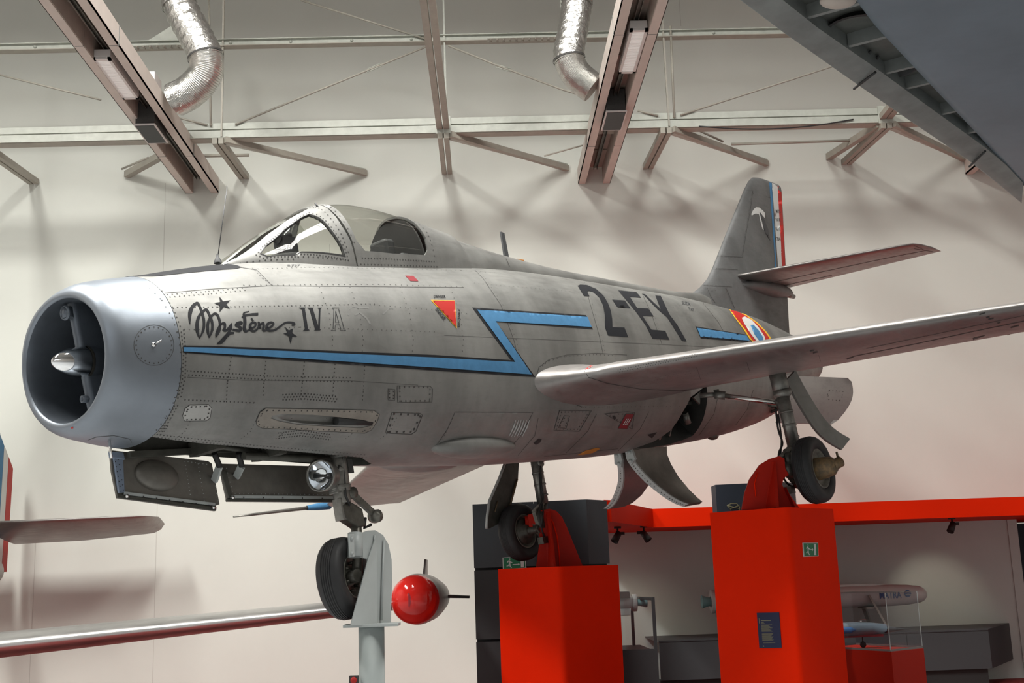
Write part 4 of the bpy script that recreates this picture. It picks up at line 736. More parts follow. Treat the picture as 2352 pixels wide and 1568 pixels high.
for P in ([(465, 178), (520, 182)], [(522, 200), (508, 300), (474, 500), (450, 650)], [(275, 654), (450, 664)], [(240, 748), (420, 752)], [(175, 860), (380, 870)], [(330, 885), (362, 960), (395, 1030)], [(260, 900), (225, 905)], [(580, 620), (600, 700)]): dots(fr_, z6(P), 3, B_FIN, .005)
fs.build('panel_seam', 'seam', FIN, fix=False); fr_.build('rivet', 'rivet', FIN, fix=False, kind='stuff')
ts = MB()
for P in ([(450, 830), (550, 868), (720, 830), (1100, 750), (1500, 665), (1775, 612), (1690, 575)], [(1660, 578), (1700, 600), (1830, 620)], [(540, 870), (760, 862), (1100, 790)], [(390, 822), (450, 842), (545, 868)]): ribbon(ts, z6(P), .9, B_TP, .002, 8)
ts.build('panel_seam', 'seam', TPP, fix=False)
br = MB(); dots(br, [(1905, 896), (1936, 899), (1934, 912), (1928, 920), (1903, 917), (1901, 905), (1905, 896)], 8, B_BRK, .007, .003); dots(br, [(1820, 908), (1818, 917), (1828, 916)], 8, B_BRK, .007, .003); br.build('rivet', 'rivet', BRK, fix=False, kind='stuff')
# ------------------------------------------------------------------ the hall
WY_, XL, XR, YB, ZC = 21.5, -16.0, 17.0, -12.0, 15.2; GZ = -.25
def struct(name, mb, m, parent=None, **k):
    o = mb.build(name, m, parent, **k)
    if parent is None: o['kind'] = 'structure'
    return o
def wall_mat(name, col):
    m = mat(name, col, .75, 0, .05, .35); return m
MT['wall'] = wall_mat('wall_plaster', (.67, .685, .63)); MT['wallside'] = wall_mat('wall_side_paint', (.50, .48, .46)); MT['floor'] = mat('floor_grey', (.33, .34, .35), .5, 0, .12, 1.2); MT['carpet'] = mat('carpet_red', (.25, .03, .026), .8, 0, .12, 3); MT['ceil'] = mat('ceiling_grey', (.34, .33, .31), .8, 0, .06, 1)
struct('floor', MB().box((XL, YB, GZ - .2), (XR, WY_, GZ)), 'floor')
wb = struct('wall_back', MB().box((XL, WY_, GZ), (XR, WY_ + .3, ZC)), 'wall')
struct('wall_left', MB().box((XL - .3, YB, GZ), (XL, WY_, ZC)), 'wallside'); struct('wall_right', MB().box((XR, YB, GZ), (XR + .3, WY_, ZC)), 'wallside'); struct('wall_front', MB().box((XL, YB - .3, GZ), (XR, YB, ZC)), 'wallside')
cl = struct('ceiling', MB().box((XL, YB, ZC), (XR, WY_, ZC + .3)), 'ceil')
for cxx, cyy, _k in SKY:
    sx, sy = (2.4 if cxx < 3 else 3.6), 8.2
    for k in range(4): MB().bar((cxx - sx / 2 + sx * k / 3, cyy - sy / 2, 14.75), (cxx - sx / 2 + sx * k / 3, cyy + sy / 2, 14.75), .05, .08).build('skylight_bar', 'tgrey', cl)
    for k in range(9): MB().bar((cxx - sx / 2, cyy - sy / 2 + sy * k / 8, 14.7), (cxx + sx / 2, cyy - sy / 2 + sy * k / 8, 14.7), .05, .08).build('skylight_bar', 'tgrey', cl)
MB().box((XL, 13.0, 13.7), (XR, 13.3, ZC)).build('light_baffle', 'ceil', cl)  # unseen baffle, added to keep skylight off the top of the back wall
struct('floor_carpet', MB().box((-11.5, 12.6, GZ), (9.5, 21.45, GZ + .012)), 'carpet')
# faint panel joints on the back wall
for u, v0, v1 in ((380, 420, 1568), (84, 1200, 1568), (757, 560, 760), (1560, 0, 60)):
    a = atY(u, v0, WY_ - .002); b = atY(u, v1, WY_ - .002); MB().box((a[0] - .004, WY_ - .003, max(GZ, b[2])), (a[0] + .004, WY_, a[2])).build('wall_joint', 'joint', wb)
# --- horizontal wind truss in front of the wall
TZ, CY = 9.33, 19.25
TR = thing('roof_truss', 'off-white riveted steel truss with cross rods high along the back wall', 'truss', (0, CY, TZ))
TO = np.array([0, CY, TZ])
def tb(name, a, b, w, h, m='truss', up=(0, 0, 1)): return MB().bar(rel(a, TO), rel(b, TO), w, h, up).build(name, m, TR)
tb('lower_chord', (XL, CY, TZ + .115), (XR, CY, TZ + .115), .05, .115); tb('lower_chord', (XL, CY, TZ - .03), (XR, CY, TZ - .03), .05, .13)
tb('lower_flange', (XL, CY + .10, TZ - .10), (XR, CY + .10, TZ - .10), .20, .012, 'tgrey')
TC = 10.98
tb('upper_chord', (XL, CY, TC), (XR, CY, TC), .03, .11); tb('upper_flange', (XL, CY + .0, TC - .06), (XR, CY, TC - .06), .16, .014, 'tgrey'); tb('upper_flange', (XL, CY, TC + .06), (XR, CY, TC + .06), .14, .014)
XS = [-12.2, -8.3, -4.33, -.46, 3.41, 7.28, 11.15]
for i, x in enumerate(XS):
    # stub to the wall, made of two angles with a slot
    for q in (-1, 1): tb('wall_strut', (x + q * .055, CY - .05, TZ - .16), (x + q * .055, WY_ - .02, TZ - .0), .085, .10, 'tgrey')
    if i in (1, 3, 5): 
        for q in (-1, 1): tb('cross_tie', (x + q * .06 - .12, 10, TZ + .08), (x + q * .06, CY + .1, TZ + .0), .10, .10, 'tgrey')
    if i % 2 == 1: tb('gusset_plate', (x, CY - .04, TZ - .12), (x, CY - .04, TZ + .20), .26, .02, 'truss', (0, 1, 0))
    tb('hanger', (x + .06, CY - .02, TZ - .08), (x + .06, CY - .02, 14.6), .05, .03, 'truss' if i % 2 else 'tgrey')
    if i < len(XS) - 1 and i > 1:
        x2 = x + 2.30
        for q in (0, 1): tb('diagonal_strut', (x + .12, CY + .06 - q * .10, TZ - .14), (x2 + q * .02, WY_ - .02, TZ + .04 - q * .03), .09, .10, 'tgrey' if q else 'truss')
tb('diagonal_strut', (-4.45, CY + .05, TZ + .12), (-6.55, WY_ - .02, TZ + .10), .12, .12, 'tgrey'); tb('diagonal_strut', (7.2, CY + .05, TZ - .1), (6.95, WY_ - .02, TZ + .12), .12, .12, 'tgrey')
def rod(pts, r=.018, m='tgrey', name='tie_rod'): return MB().tube([rel(p, TO) for p in pts], r, 7).build(name, m, TR)
P_ = lambda u, v, Y=CY - .05: atY(u, v, Y)
rod([P_(690, 0), P_(985, 92)]); rod([P_(982, 106), P_(860, 155), P_(540, 286)]); rod([P_(1030, 105), P_(1150, 153), P_(1290, 205), P_(1340, 220)]); rod([P_(0, 172), P_(232, 229)]); rod([P_(385, 264), P_(476, 287)]); rod([P_(1563, 264), P_(1900, 156), P_(1925, 148)]); rod([P_(1465, 254), P_(1512, 266)]); rod([P_(480, 0), P_(484, 290)], .02); rod([P_(1540, 60), P_(1549, 270)], .022)
rod([atY(1680, 331, 20.4), atY(1972, 322, 20.4)], .025); rod([atY(450, 358, 20.4), atY(572, 356, 20.4)], .03); rod([atY(1250, 358, 20.4), atY(1340, 333, 20.4)], .015); rod([atY(1580, 288, 19.6), atY(1660, 325, 20.3)], .02); rod([atY(280, 388, 21.0), atY(340, 362, 20.4)], .02)
rod(catmull([P_(1605, 290), P_(1700, 296), P_(1790, 295), P_(1880, 287), P_(1960, 274)]), .012, 'hidden', 'slack_cable')
for u, v, a in ((860, 155, -.4), (1157, 156, .35)):
    c = atY(u, v, CY - .05); dx_ = .14 * math.cos(a); dz = -.14 * math.sin(a)
    for q in (-.028, .028): rod([c + [-dx_, 0, -dz + q], c + [dx_, 0, dz + q]], .010, 'truss', 'turnbuckle')
for u0, u1, v0, v1 in ((307, 478, 108, 103), (1120, 1282, 96, 90)):
    a, b = atY(u0, v0, CY - .12), atY(u1, v1, CY - .12); sp_ = tb('splice_plate', (a[0], CY - .10, TC - .07), (b[0], CY - .10, TC - .07), .14, .02)
    n = 11
    for k in range(n):
        for yy in (-.04, .04): MB().lathe(rel((a[0] + (b[0] - a[0]) * (k + .5) / n, CY - .10 + yy, TC - .08), TO), (0, 0, -1), [(0, .022), (.02, .02), (.024, 0)], 8).build('rivet_head', 'tgrey', sp_)
for u in (82, 248, 530, 668, 808, 945, 1232, 1640):
    c = atY(u, 96, CY); MB().lathe(rel((c[0], CY - .016, TC + .01), TO), (0, -1, 0), [(0, .03), (.02, .026), (.03, 0)], 8).build('rivet_head', 'truss', TR)
tb('gusset_plate', (-5.0, CY - .02, TC + .05), (-5.0, CY - .02, TC + .9), .16, .03, 'truss', (0, 1, 0)); MB().hexa([rel(p, TO) for p in ((-5.6, CY - .03, TC + .06), (-4.5, CY - .03, TC + .06), (-4.95, CY - .03, TC + .5))], [rel(p, TO) for p in ((-5.6, CY, TC + .06), (-4.5, CY, TC + .06), (-4.95, CY, TC + .5))]).build('gusset_plate', 'truss', TR)
tb('hanger', (1.72, CY - .1, TC + .0), (1.66, CY - .1, 14.6), .10, .03, 'truss', (0, 1, 0))
# --- three channel beams running out from the wall, each with its lamp, rail and loudspeaker
BZ = 9.02
for n, (bx, lab) in enumerate(((-5.12, 'pale pinkish channel beam at the left, lamp and duct beside it'), (2.36, 'pale pinkish channel beam right of centre carrying a lamp'), (9.9, 'pale channel beam ending beyond the tail at right'))):
    o = np.array([bx, WY_, BZ]); bm_ = thing('channel_beam', lab, 'beam', tuple(o), 'channel beams'); y0, y1 = -10.5, -.02
    for s in (-1, 1):
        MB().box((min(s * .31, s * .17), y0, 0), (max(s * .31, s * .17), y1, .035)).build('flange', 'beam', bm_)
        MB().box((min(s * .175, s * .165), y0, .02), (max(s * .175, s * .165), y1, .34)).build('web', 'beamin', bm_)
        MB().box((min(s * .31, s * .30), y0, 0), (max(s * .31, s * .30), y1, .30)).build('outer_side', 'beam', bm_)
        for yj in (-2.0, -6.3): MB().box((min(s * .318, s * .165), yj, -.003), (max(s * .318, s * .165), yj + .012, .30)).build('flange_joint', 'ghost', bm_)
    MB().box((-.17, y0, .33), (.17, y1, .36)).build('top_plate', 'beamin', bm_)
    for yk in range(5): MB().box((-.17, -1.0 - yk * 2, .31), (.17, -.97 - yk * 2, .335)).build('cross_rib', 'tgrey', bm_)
    MB().box((-.035, y0, .20), (.035, -.35, .24)).box((-.035, y0, .16), (-.025, -.35, .20)).box((.025, y0, .16), (.035, -.35, .20)).build('cable_rail', 'dsteel', bm_)
    if n < 2:
        ya, yb = ((-4.25, -5.95), (-4.05, -5.75))[n]
        ym = [atZ(262, 185, BZ), atZ(1458, 122, BZ)][n][1]; L = 1.42
        lo = np.array([bx + (-.06, .03)[n], ym, BZ + .06]); lm = thing('strip_lamp', ('white louvred strip lamp under the left channel beam', 'white louvred strip lamp under the beam right of centre')[n], 'lamp', tuple(lo), 'strip lamps')
        bd = MB().box((-.125, -L / 2, -.02), (.125, L / 2, .10)).build('lamp_body', 'lamp', lm, bevel=.012); MB().box((-.085, -L / 2 + .06, -.026), (.085, L / 2 - .06, -.020)).build('reflector_tray', 'louvre', lm)
        for k in range(34): 
            yk = -L / 2 + .08 + (L - .16) * k / 33; MB().box((-.085, yk - .004, -.045), (.085, yk + .004, -.024)).build('louvre_blade', 'lamp', lm)
        for s in (-1, 1): MB().box((min(s * .085, s * .125), -L / 2, -.055), (max(s * .085, s * .125), L / 2, -.02)).build('lamp_side', 'lamp', lm)
        for s in (-1, 1): MB().box((-.125, s * (L / 2 - .06) - .06 * (s > 0) * 0, -.055), (.125, s * L / 2, -.02)).build('lamp_end', 'lamp', lm) if s > 0 else MB().box((-.125, -L / 2, -.055), (.125, -L / 2 + .06, -.02)).build('lamp_end', 'lamp', lm)
        sy_ = [atZ(336, 292, BZ), atZ(1413, 262, BZ)][n][1]; so = (bx + (-.05, .0)[n], sy_, BZ + .0); spk = thing('loudspeaker', ('black grille loudspeaker box hung in the left channel beam', 'black grille loudspeaker box hung in the beam right of centre')[n], 'speaker', so, 'beam loudspeakers')
        MB().box((-.15, -.36, -.10), (.15, .36, .28)).build('speaker_box', 'sgrey', spk); fr2 = MB().box((-.17, -.40, -.125), (.17, .40, -.10)).build('grille_frame', 'lamp', spk); MB().box((-.148, -.375, -.130), (.148, .375, -.124)).build('grille', 'grille', spk)
# --- foil ducts
def duct(pts, r, flex_from, name_lab, grp='foil ducts'):
    o = pts[-1]; d = thing('air_duct', name_lab, 'duct', tuple(o), grp); C_ = catmull([rel(p, o) for p in pts], 10); k = int(flex_from * len(C_))
    A_ = C_[:k + 1]; MB().tube(A_, [r * (1 + .03 * math.sin(i * 2.1) + .02 * random.uniform(-1, 1)) for i in range(len(A_))], 26).build('foil_sleeve', 'foil', d)
    Bp = catmull(C_[k:], 6); rr = [r * (.95 + (.05 if i % 4 < 2 else -.02)) for i in range(len(Bp))]; MB().tube(Bp, rr, 26).build('flexible_hose', 'foil', d)
    for f in (.35, .98): p = A_[int(f * (len(A_) - 1))]; q = A_[max(0, int(f * (len(A_) - 1)) - 1)]; dd_ = (p - q) / np.linalg.norm(p - q); MB().tube([p - dd_ * .015, p + dd_ * .015], r * 1.06, 26, False).build('tape_band', 'seam' if f > .5 else 'foil', d)
    return d
dY = 17.4
duct([atY(385, -90, dY), atY(412, 10, dY), atY(448, 80, dY), atY(472, 130, dY), atY(470, 172, dY), atY(436, 210, dY + .1), np.array([-4.66, dY + .2, atY(375, 230, dY + .2)[2]])], .27, .52, 'silver foil air duct curling into the left beam')
duct([atY(1335, -90, dY), atY(1326, 0, dY), atY(1314, 80, dY), atY(1306, 128, dY), atY(1320, 165, dY), atY(1342, 187, dY), np.array([1.98, dY, atY(1375, 203, dY)[2]])], .245, .55, 'silver foil air duct hanging left of the second beam')
c = atY(349, 190, 17.9); tag(MB().box((-.13, -.2, -.13), (.10, .2, .11)).build('duct_plenum', 'lamp', bevel=.01), 'white box where the left foil duct meets the beam', 'box').location = c
# ------------------------------------------------------------------ pavilion across the back right
pv = []
PZ0, PZ1 = 2.25, 2.60
F0 = atY(1500, 1190, 17.3); F1 = np.array([XR, 17.3 + .0, 0]); G = atY(1388, 1180, 14.9)
def zof(u, v, Y): return atY(u, v, Y)[2]
PZ1 = zof(1510, 1168, 17.3); PZ0 = zof(1510, 1211, 17.3)
MB().hexa([(F0[0], 17.3, PZ0), (XR - .01, 17.3, PZ0), (XR - .01, 17.45, PZ0), (F0[0], 17.45, PZ0)], [(F0[0], 17.3, PZ1), (XR - .01, 17.3, PZ1), (XR - .01, 17.45, PZ1), (F0[0], 17.45, PZ1)]).build('fascia', 'band')['kind'] = 'structure'
bpy.data.objects['fascia'].name = 'trim_1'
t2 = MB().hexa([(F0[0], 17.3, PZ0), (G[0], G[1], PZ0), (G[0] + .1, G[1] + .1, PZ0), (F0[0] + .05, 17.45, PZ0)], [(F0[0], 17.3, PZ1), (G[0], G[1], PZ1), (G[0] + .1, G[1] + .1, PZ1), (F0[0] + .05, 17.45, PZ1)]).build('trim_2', 'band'); t2['kind'] = 'structure'
IY = 19.7
struct('wall_pavilion', MB().box((1.2, IY, GZ), (atY(2314, 1190, IY)[0], IY + .1, PZ1 - .02)), 'inner')
MB().hexa([(G[0], G[1] + .1, PZ0 + .03), (F0[0], 17.45, PZ0 + .03), (XR - .01, 17.45, PZ0 + .03), (XR - .01, 21.4, PZ0 + .03), (G[0], 21.4, PZ0 + .03)], [(G[0], G[1] + .1, PZ0 + .09), (F0[0], 17.45, PZ0 + .09), (XR - .01, 17.45, PZ0 + .09), (XR - .01, 21.4, PZ0 + .09), (G[0], 21.4, PZ0 + .09)]).build('ceiling_pavilion', 'band')['kind'] = 'structure'
ex = atY(2314, 1190, IY)[0]
struct('wall_recess', MB().box((ex, 20.9, GZ), (XR - .1, 21.0, PZ0)), 'navy'); struct('wall_reveal', MB().box((ex - .02, IY - .02, GZ), (ex + .14, IY + .3, PZ0 + .03)), 'inner')
# slate cabinet wall left of it, in three courses of panels
CBY = 14.75; a = atY(1085, 1158, CBY); bz = a[2]; xl = a[0]; xm = atY(1229, 1230, CBY - .1)[0]; xr = atY(1346, 1140, CBY - .25)[0]; xs = atY(1392, 1142, CBY + .15)[0]
h1 = zof(1090, 1310, CBY); h2 = zof(1094, 1474, CBY); hs = [bz, h1, h2, 2 * h2 - h1, GZ]
hs = sorted(set([round(h, 3) for h in hs if h >= GZ]), reverse=True)
CB = thing('slate_cabinet', 'tall slate-grey panelled cabinet block behind the middle red pedestal', 'cabinet', (xl, CBY, 0)); o = np.array([xl, CBY, 0])
yl = lambda x: CBY - .25 * (x - xl) / (xr - xl)
for i in range(len(hs) - 1):
    zt_, zb_ = hs[i], hs[i + 1] + .03
    for x0, x1 in ((xl, xm - .006), (xm, xr)): MB().hexa([rel(p, o) for p in ((x0, yl(x0), zb_), (x1, yl(x1), zb_), (x1, yl(x1) + .05, zb_), (x0, yl(x0) + .05, zb_))], [rel(p, o) for p in ((x0, yl(x0), zt_), (x1, yl(x1), zt_), (x1, yl(x1) + .05, zt_), (x0, yl(x0) + .05, zt_))]).build('panel', 'cab' if i == 0 else 'cabb', CB)
    MB().hexa([rel(p, o) for p in ((xr, yl(xr), zb_), (xs, CBY + .1, zb_), (xs - .03, CBY + .16, zb_), (xr, yl(xr) + .06, zb_))], [rel(p, o) for p in ((xr, yl(xr), zt_), (xs, CBY + .1, zt_), (xs - .03, CBY + .16, zt_), (xr, yl(xr) + .06, zt_))]).build('panel', 'cab', CB)
MB().hexa([rel(p, o) for p in ((xl + .012, CBY + .05, GZ), (xs - .03, CBY + .17, GZ), (xs - .03, 15.5, GZ), (xl + .012, 15.5, GZ))], [rel(p, o) for p in ((xl + .012, CBY + .05, bz - .01), (xs - .03, CBY + .17, bz - .01), (xs - .03, 15.5, bz - .01), (xl + .012, 15.5, bz - .01))]).build('cabinet_body', 'cabb', CB)
# dark totem panel behind the right pedestal
ty_ = 15.6; a = atY(1643, 1113, ty_); b = atY(1792, 1104, ty_ - .15); c_ = atY(1823, 1108, ty_ + .2)
tt = thing('info_totem', 'dark navy information totem rising behind the tall right pedestal', 'totem', (a[0], ty_, 0)); o = np.array([a[0], ty_, 0]); zt_ = a[2]
MB().hexa([rel(p, o) for p in ((a[0], ty_, GZ), (b[0], ty_ - .15, GZ), (b[0], ty_ + .2, GZ), (a[0], ty_ + .3, GZ))], [rel(p, o) for p in ((a[0], ty_, zt_), (b[0], ty_ - .15, zt_), (b[0], ty_ + .2, zt_), (a[0], ty_ + .3, zt_))]).build('front_panel', 'navy', tt)
MB().hexa([rel(p, o) for p in ((b[0] + .005, ty_ - .15, GZ), (c_[0], ty_ + .15, GZ), (c_[0] - .02, ty_ + .2, GZ), (b[0] + .005, ty_ + .2, GZ))], [rel(p, o) for p in ((b[0] + .005, ty_ - .15, zt_), (c_[0], ty_ + .15, zt_), (c_[0] - .02, ty_ + .2, zt_), (b[0] + .005, ty_ + .2, zt_))]).build('side_panel', 'bench', tt)
g_ = MB()
for P in ([(1670, 1160), (1680, 1156), (1692, 1156), (1699, 1164), (1699, 1172)], [(1670, 1160), (1697, 1168)], [(1670, 1160), (1680, 1172)], [(1678, 1168), (1698, 1160)]): g_.tube([rel(atY(u, v, ty_ - .06), o) for u, v in P], .006, 5)
g_.build('line_drawing', 'ptext', tt)
# display benches
by = 18.2
for u0, u1, vt, lab, nm in ((1512, 1640, 1462, 'long slate display bench, left stretch beside the glass case', 1), (1925, 2306, 1437, 'long slate display bench, right stretch below the white missile nose', 2)):
    pass
zt_ = zof(2200, 1446, by); x0 = atY(1512, 1462, by)[0]; x1 = atY(2270, 1450, by)[0]; x2 = atY(2318, 1437, IY)[0]
be = thing('display_bench', 'long slate-grey display bench along the pavilion wall under the missile', 'bench', (x0, by, 0)); o = np.array([x0, by, 0])
xmid = [x0 + (x1 - x0) * k / 4 for k in range(5)]
for k in range(4): MB().box(rel((xmid[k] + .004, by, .06), o), rel((xmid[k + 1] - .004, by + .03, zt_ - .02), o)).build('front_panel', 'bench', be)
MB().hexa([rel(p, o) for p in ((x0, by - .01, zt_ - .02), (x1, by - .01, zt_ - .02), (x2, IY - .01, zt_ - .02), (x0, IY - .01, zt_ - .02))], [rel(p, o) for p in ((x0, by - .01, zt_), (x1, by - .01, zt_), (x2, IY - .01, zt_), (x0, IY - .01, zt_))]).build('bench_top', 'bench', be)
MB().hexa([rel(p, o) for p in ((x1, by, .06), (x2, IY - .01, .06), (x2 - .03, IY - .01, .06), (x1 - .03, by + .02, .06))], [rel(p, o) for p in ((x1, by, zt_ - .02), (x2, IY - .01, zt_ - .02), (x2 - .03, IY - .01, zt_ - .02), (x1 - .03, by + .02, zt_ - .02))]).build('end_panel', 'bench', be)
MB().box(rel((x0, by + .05, GZ), o), rel((x1 - .05, by + .3, .06), o)).build('plinth', 'hidden', be)
# track spotlights
for u, v, d, lab in ((1418, 1208, -1, 'black track spotlight nearest the slate cabinet'), (1478, 1208, 1, 'black track spotlight just left of the tall right pedestal'), (2186, 1190, -1, 'black track spotlight alone at far right of the soffit')):
    p = atY(u, v, 17.9 if u > 2000 else 17.2); p[2] = PZ0 + .03; sl = thing('track_spotlight', lab, 'spotlight', tuple(p), 'track spotlights')
    MB().box((-.05, -.02, -.03), (.05, .02, 0)).tube([(0, 0, -.03), (0, 0, -.10)], .014, 8).build('spot_mount', 'hidden', sl); MB().lathe((0, 0, -.12), (d * .5, -.3, -.8), [(-.04, 0), (-.04, .045), (.12, .055), (.12, .048), (.08, .04), (.08, 0)], 18).build('spot_head', 'hidden', sl); MB().bar((-d * .10, 0, -.10), (0, 0, -.10), .012, .04).build('spot_arm', 'hidden', sl)
    ll = bpy.data.lights.new('spot_bulb', 'SPOT'); ll.energy = 26; ll.spot_size = 1.0; ll.spot_blend = .8; ll.color = (1, .88, .7); ll.shadow_soft_size = .04
    lo_ = bpy.data.objects.new('spot_bulb', ll); COL.objects.link(lo_); lo_.location = p + np.array([d * .06, .12, -.2]); lo_.rotation_euler = Vector((-d * .25, 1.1, -.8)).to_track_quat('-Z', 'Y').to_euler()
# ------------------------------------------------------------------ missiles
def missile(o, L, r, lab, direction, fins=True, nose=True, text=True):
    """nose along +x of its own frame"""
    t = thing('missile', lab, 'missile', tuple(o), 'air-to-surface missiles'); t.rotation_euler = (0, 0, direction)
    MB().lathe((0, 0, 0), (1, 0, 0), [(0, 0), (0, r * .98), (.05, r), (L - .45, r), (L - .2, r * .93), (L - .06, r * .80)], 36).build('missile_body', 'missile', t)
    MB().lathe((L - .06, 0, 0), (1, 0, 0), [(0, r * .80), (.05, r * .76), (.11, r * .58), (.15, r * .3), (.165, 0)], 32).build('nose_dome', 'missile', t)
    MB().lathe((0, 0, 0), (-1, 0, 0), [(0, r * .5), (.05, r * .42), (.10, r * .42), (.2, r * .62), (.2, r * .54), (.1, r * .3)], 24).build('nozzle', 'aqua', t)
    MB().lathe((-.03, 0, 0), (1, 0, 0), [(-.03, r * .5), (-.03, r * 1.1), (.02, r * 1.1), (.03, r)], 28).build('tail_ring', 'missile', t)
    for a in (0, PI / 2, PI, 3 * PI / 2):
        c_, s_ = math.cos(a + .78), math.sin(a + .78); R = lambda x, q, w: (x, q * c_ - w * s_, q * s_ + w * c_)
        MB().hexa([R(.03, r * .9, -.008), R(.40, r * .9, -.008), (R(.25, r * 2.1, -.004)), R(.05, r * 2.1, -.004)], [R(.03, r * .9, .008), R(.40, r * .9, .008), (R(.25, r * 2.1, .004)), R(.05, r * 2.1, .004)]).build('fin', 'missile', t)
    return t
MY = 18.75; mo = atY(1641, 1381, MY); me_ = atY(2114, 1364, MY); L = me_[0] - mo[0]
ms = missile(mo, L, .165, 'white missile with blue lettering displayed above the right bench', 0)
MB().box((1.2, -.04, .14), (L - .75, .04, .19)).hexa([(L - .75, -.04, .14), (L - .75, .04, .14), (L - .75, .04, .19), (L - .75, -.04, .19)], [(L - .45, -.02, .13), (L - .45, .02, .13), (L - .45, .02, .14), (L - .45, -.02, .14)]).build('cable_fairing', 'missile', ms)
def flat_text(txt, name, m, parent, f):
    V, F_ = text_tris(txt); return MB().add([f(s, t_) for s, t_ in V], F_).build(name, m, parent, fix=False)
tx0 = atY(2020, 1365, MY - .165)[0] - mo[0]; tx1 = atY(2070, 1365, MY - .165)[0] - mo[0]
cyl = lambda s, t_: (tx0 + (tx1 - tx0) * s, -.179 * math.cos((t_ - .42) * .62), .179 * math.sin((t_ - .42) * .62) + .0)
flat_text('MATRA', 'maker_lettering', 'mblue', ms, cyl)
gx = tx1 + .10; gm = MB().add([(gx + .055 * math.cos(a), -.176 * math.cos(.3 * math.sin(a)), .02 + .055 * math.sin(a)) for a in np.linspace(0, 2 * PI, 21)[:-1]], [tuple(range(20))]); gm.build('globe_logo', 'mblue', ms, fix=False)
for k in range(2): MB().tube([(gx - .045 + .0 * k, -.179, .0 + .035 * k), (gx + .0, -.182, .012 + .035 * k), (gx + .05, -.178, .005 + .035 * k)], .005, 5).build('logo_swirl', 'missile', ms)
std = thing('missile_stand', 'grey sloping metal stand holding up the white missile', 'stand', (mo[0], MY, zt_))
sx_ = [atY(1995, 1380, MY - .2)[0] - mo[0], atY(2042, 1445, MY - .25)[0] - mo[0]]; zz = mo[2] - zt_
MB().bar((sx_[0] + .02, -.19, zz + .02), (sx_[1], -.26, .01), .11, .03).build('sloping_leg', 'tgrey', std); MB().box((.9, -.05, 0), (1.0, .05, zz - .165)).box((.75, -.12, 0), (1.15, .12, .03)).build('rear_support', 'bench', std); MB().box((sx_[0] - .05, -.22, zz - .19), (sx_[0] + .12, .2, zz - .165)).build('cradle', 'tgrey', std); MB().bar((sx_[0] + .02, .19, zz - .1), (sx_[1] - .1, .26, .01), .08, .03).build('sloping_leg', 'tgrey', std)
# second missile inside the tall glass case at the left
m2 = missile(atY(1452, 1384, 16.3) + [0, 0, 0], 1.35, .105, 'white missile with pale blue nozzle behind the middle red pedestal', PI)
m2o = atY(1452, 1384, 16.3)
gc = thing('glass_case', 'tall dark-framed glass case beside the middle red pedestal', 'case', (.2, 15.6, 0)); o = np.array([.2, 15.6, 0]); gt = atY(1503, 1371, 15.6); gx = gt[0]; gz = gt[2]
MB().box(rel((gx - .04, 15.58, GZ), o), rel((gx, 15.62, gz), o)).build('corner_post', 'bench', gc); MB().box(rel((.2, 15.58, GZ), o), rel((gx - .04, 15.62, .68), o)).box(rel((.2, 15.62, GZ), o), rel((gx - .04, 17.0, .66), o)).build('case_base', 'bench', gc)
MB().bar(rel((gx - .02, 15.62, gz - .02), o), rel((gx - .14, 16.9, gz - .02), o), .04).bar(rel((gx - .14, 16.9, gz - .02), o), rel((.25, 16.9, gz - .02), o), .03).box(rel((gx - .16, 16.88, GZ), o), rel((gx - .12, 16.92, gz), o)).build('case_frame', 'bench', gc)
MB().add([rel(p, o) for p in ((.2, 15.6, .68), (gx - .04, 15.6, .68), (gx - .04, 15.6, gz - .01), (.2, 15.6, gz - .01))], [(0, 1, 2, 3)]).build('glass_pane', 'acry', gc, fix=False); MB().box(rel((1.7, 16.2, .66), o), rel((1.8, 16.4, m2o[2] - .105), o)).build('missile_support', 'bench', gc)
# ------------------------------------------------------------------ acrylic case with the model jet
py_ = 13.0; A1 = atY(1915, 1478, py_ + .5); N1 = atY(2047, 1496, py_ - .35); R1 = atY(2121, 1481, py_); pz = N1[2]
L1 = N1 + (A1 - N1) * 1.2
dp = thing('display_plinth', 'red plinth, coloured as if shaded, under the clear case, right of the tall pedestal', 'plinth', (N1[0], N1[1], 0)); o = np.array([N1[0], N1[1], 0]); Bk = L1 + (R1 - N1)
quad = [(L1[0], L1[1]), (N1[0], N1[1]), (R1[0], R1[1]), (Bk[0], Bk[1])]
MB().hexa([rel((x, y, GZ), o) for x, y in quad], [rel((x, y, pz), o) for x, y in quad]).build('plinth_body', 'plinth_shade', dp, bevel=.004)  # darker red stands in for the shade on this plinth
cz = zof(2107, 1357, py_); cc = np.mean(quad, 0); q2 = [tuple(cc + (np.array(p) - cc) * .975) for p in quad]
cs_ = thing('acrylic_case', 'clear acrylic display case covering the small model jet', 'case', (cc[0], cc[1], pz)); o = np.array([cc[0], cc[1], pz])
for i in range(4):
    p, q = np.array(q2[i]), np.array(q2[(i + 1) % 4]); d = (q - p) / np.linalg.norm(q - p); nn = np.array([-d[1], d[0]]) * .005
    MB().hexa([rel((*v, pz + .002), o) for v in (p, q, q + nn, p + nn)], [rel((*v, cz), o) for v in (p, q, q + nn, p + nn)]).build('case_side', 'acry', cs_) if 0 else MB().add([rel((*p, pz + .002), o), rel((*q, pz + .002), o), rel((*q, cz), o), rel((*p, cz), o)], [(0, 1, 2, 3)]).build('case_side', 'acry', cs_, fix=False)
MB().add([rel((*v, cz), o) for v in q2], [(0, 1, 2, 3)]).build('case_lid', 'acry', cs_, fix=False)
for i in (1, 2): p = q2[i]; MB().bar(rel((*p, pz + .01), o), rel((*p, cz), o), .007).build('case_edge', 'lgrey', cs_)
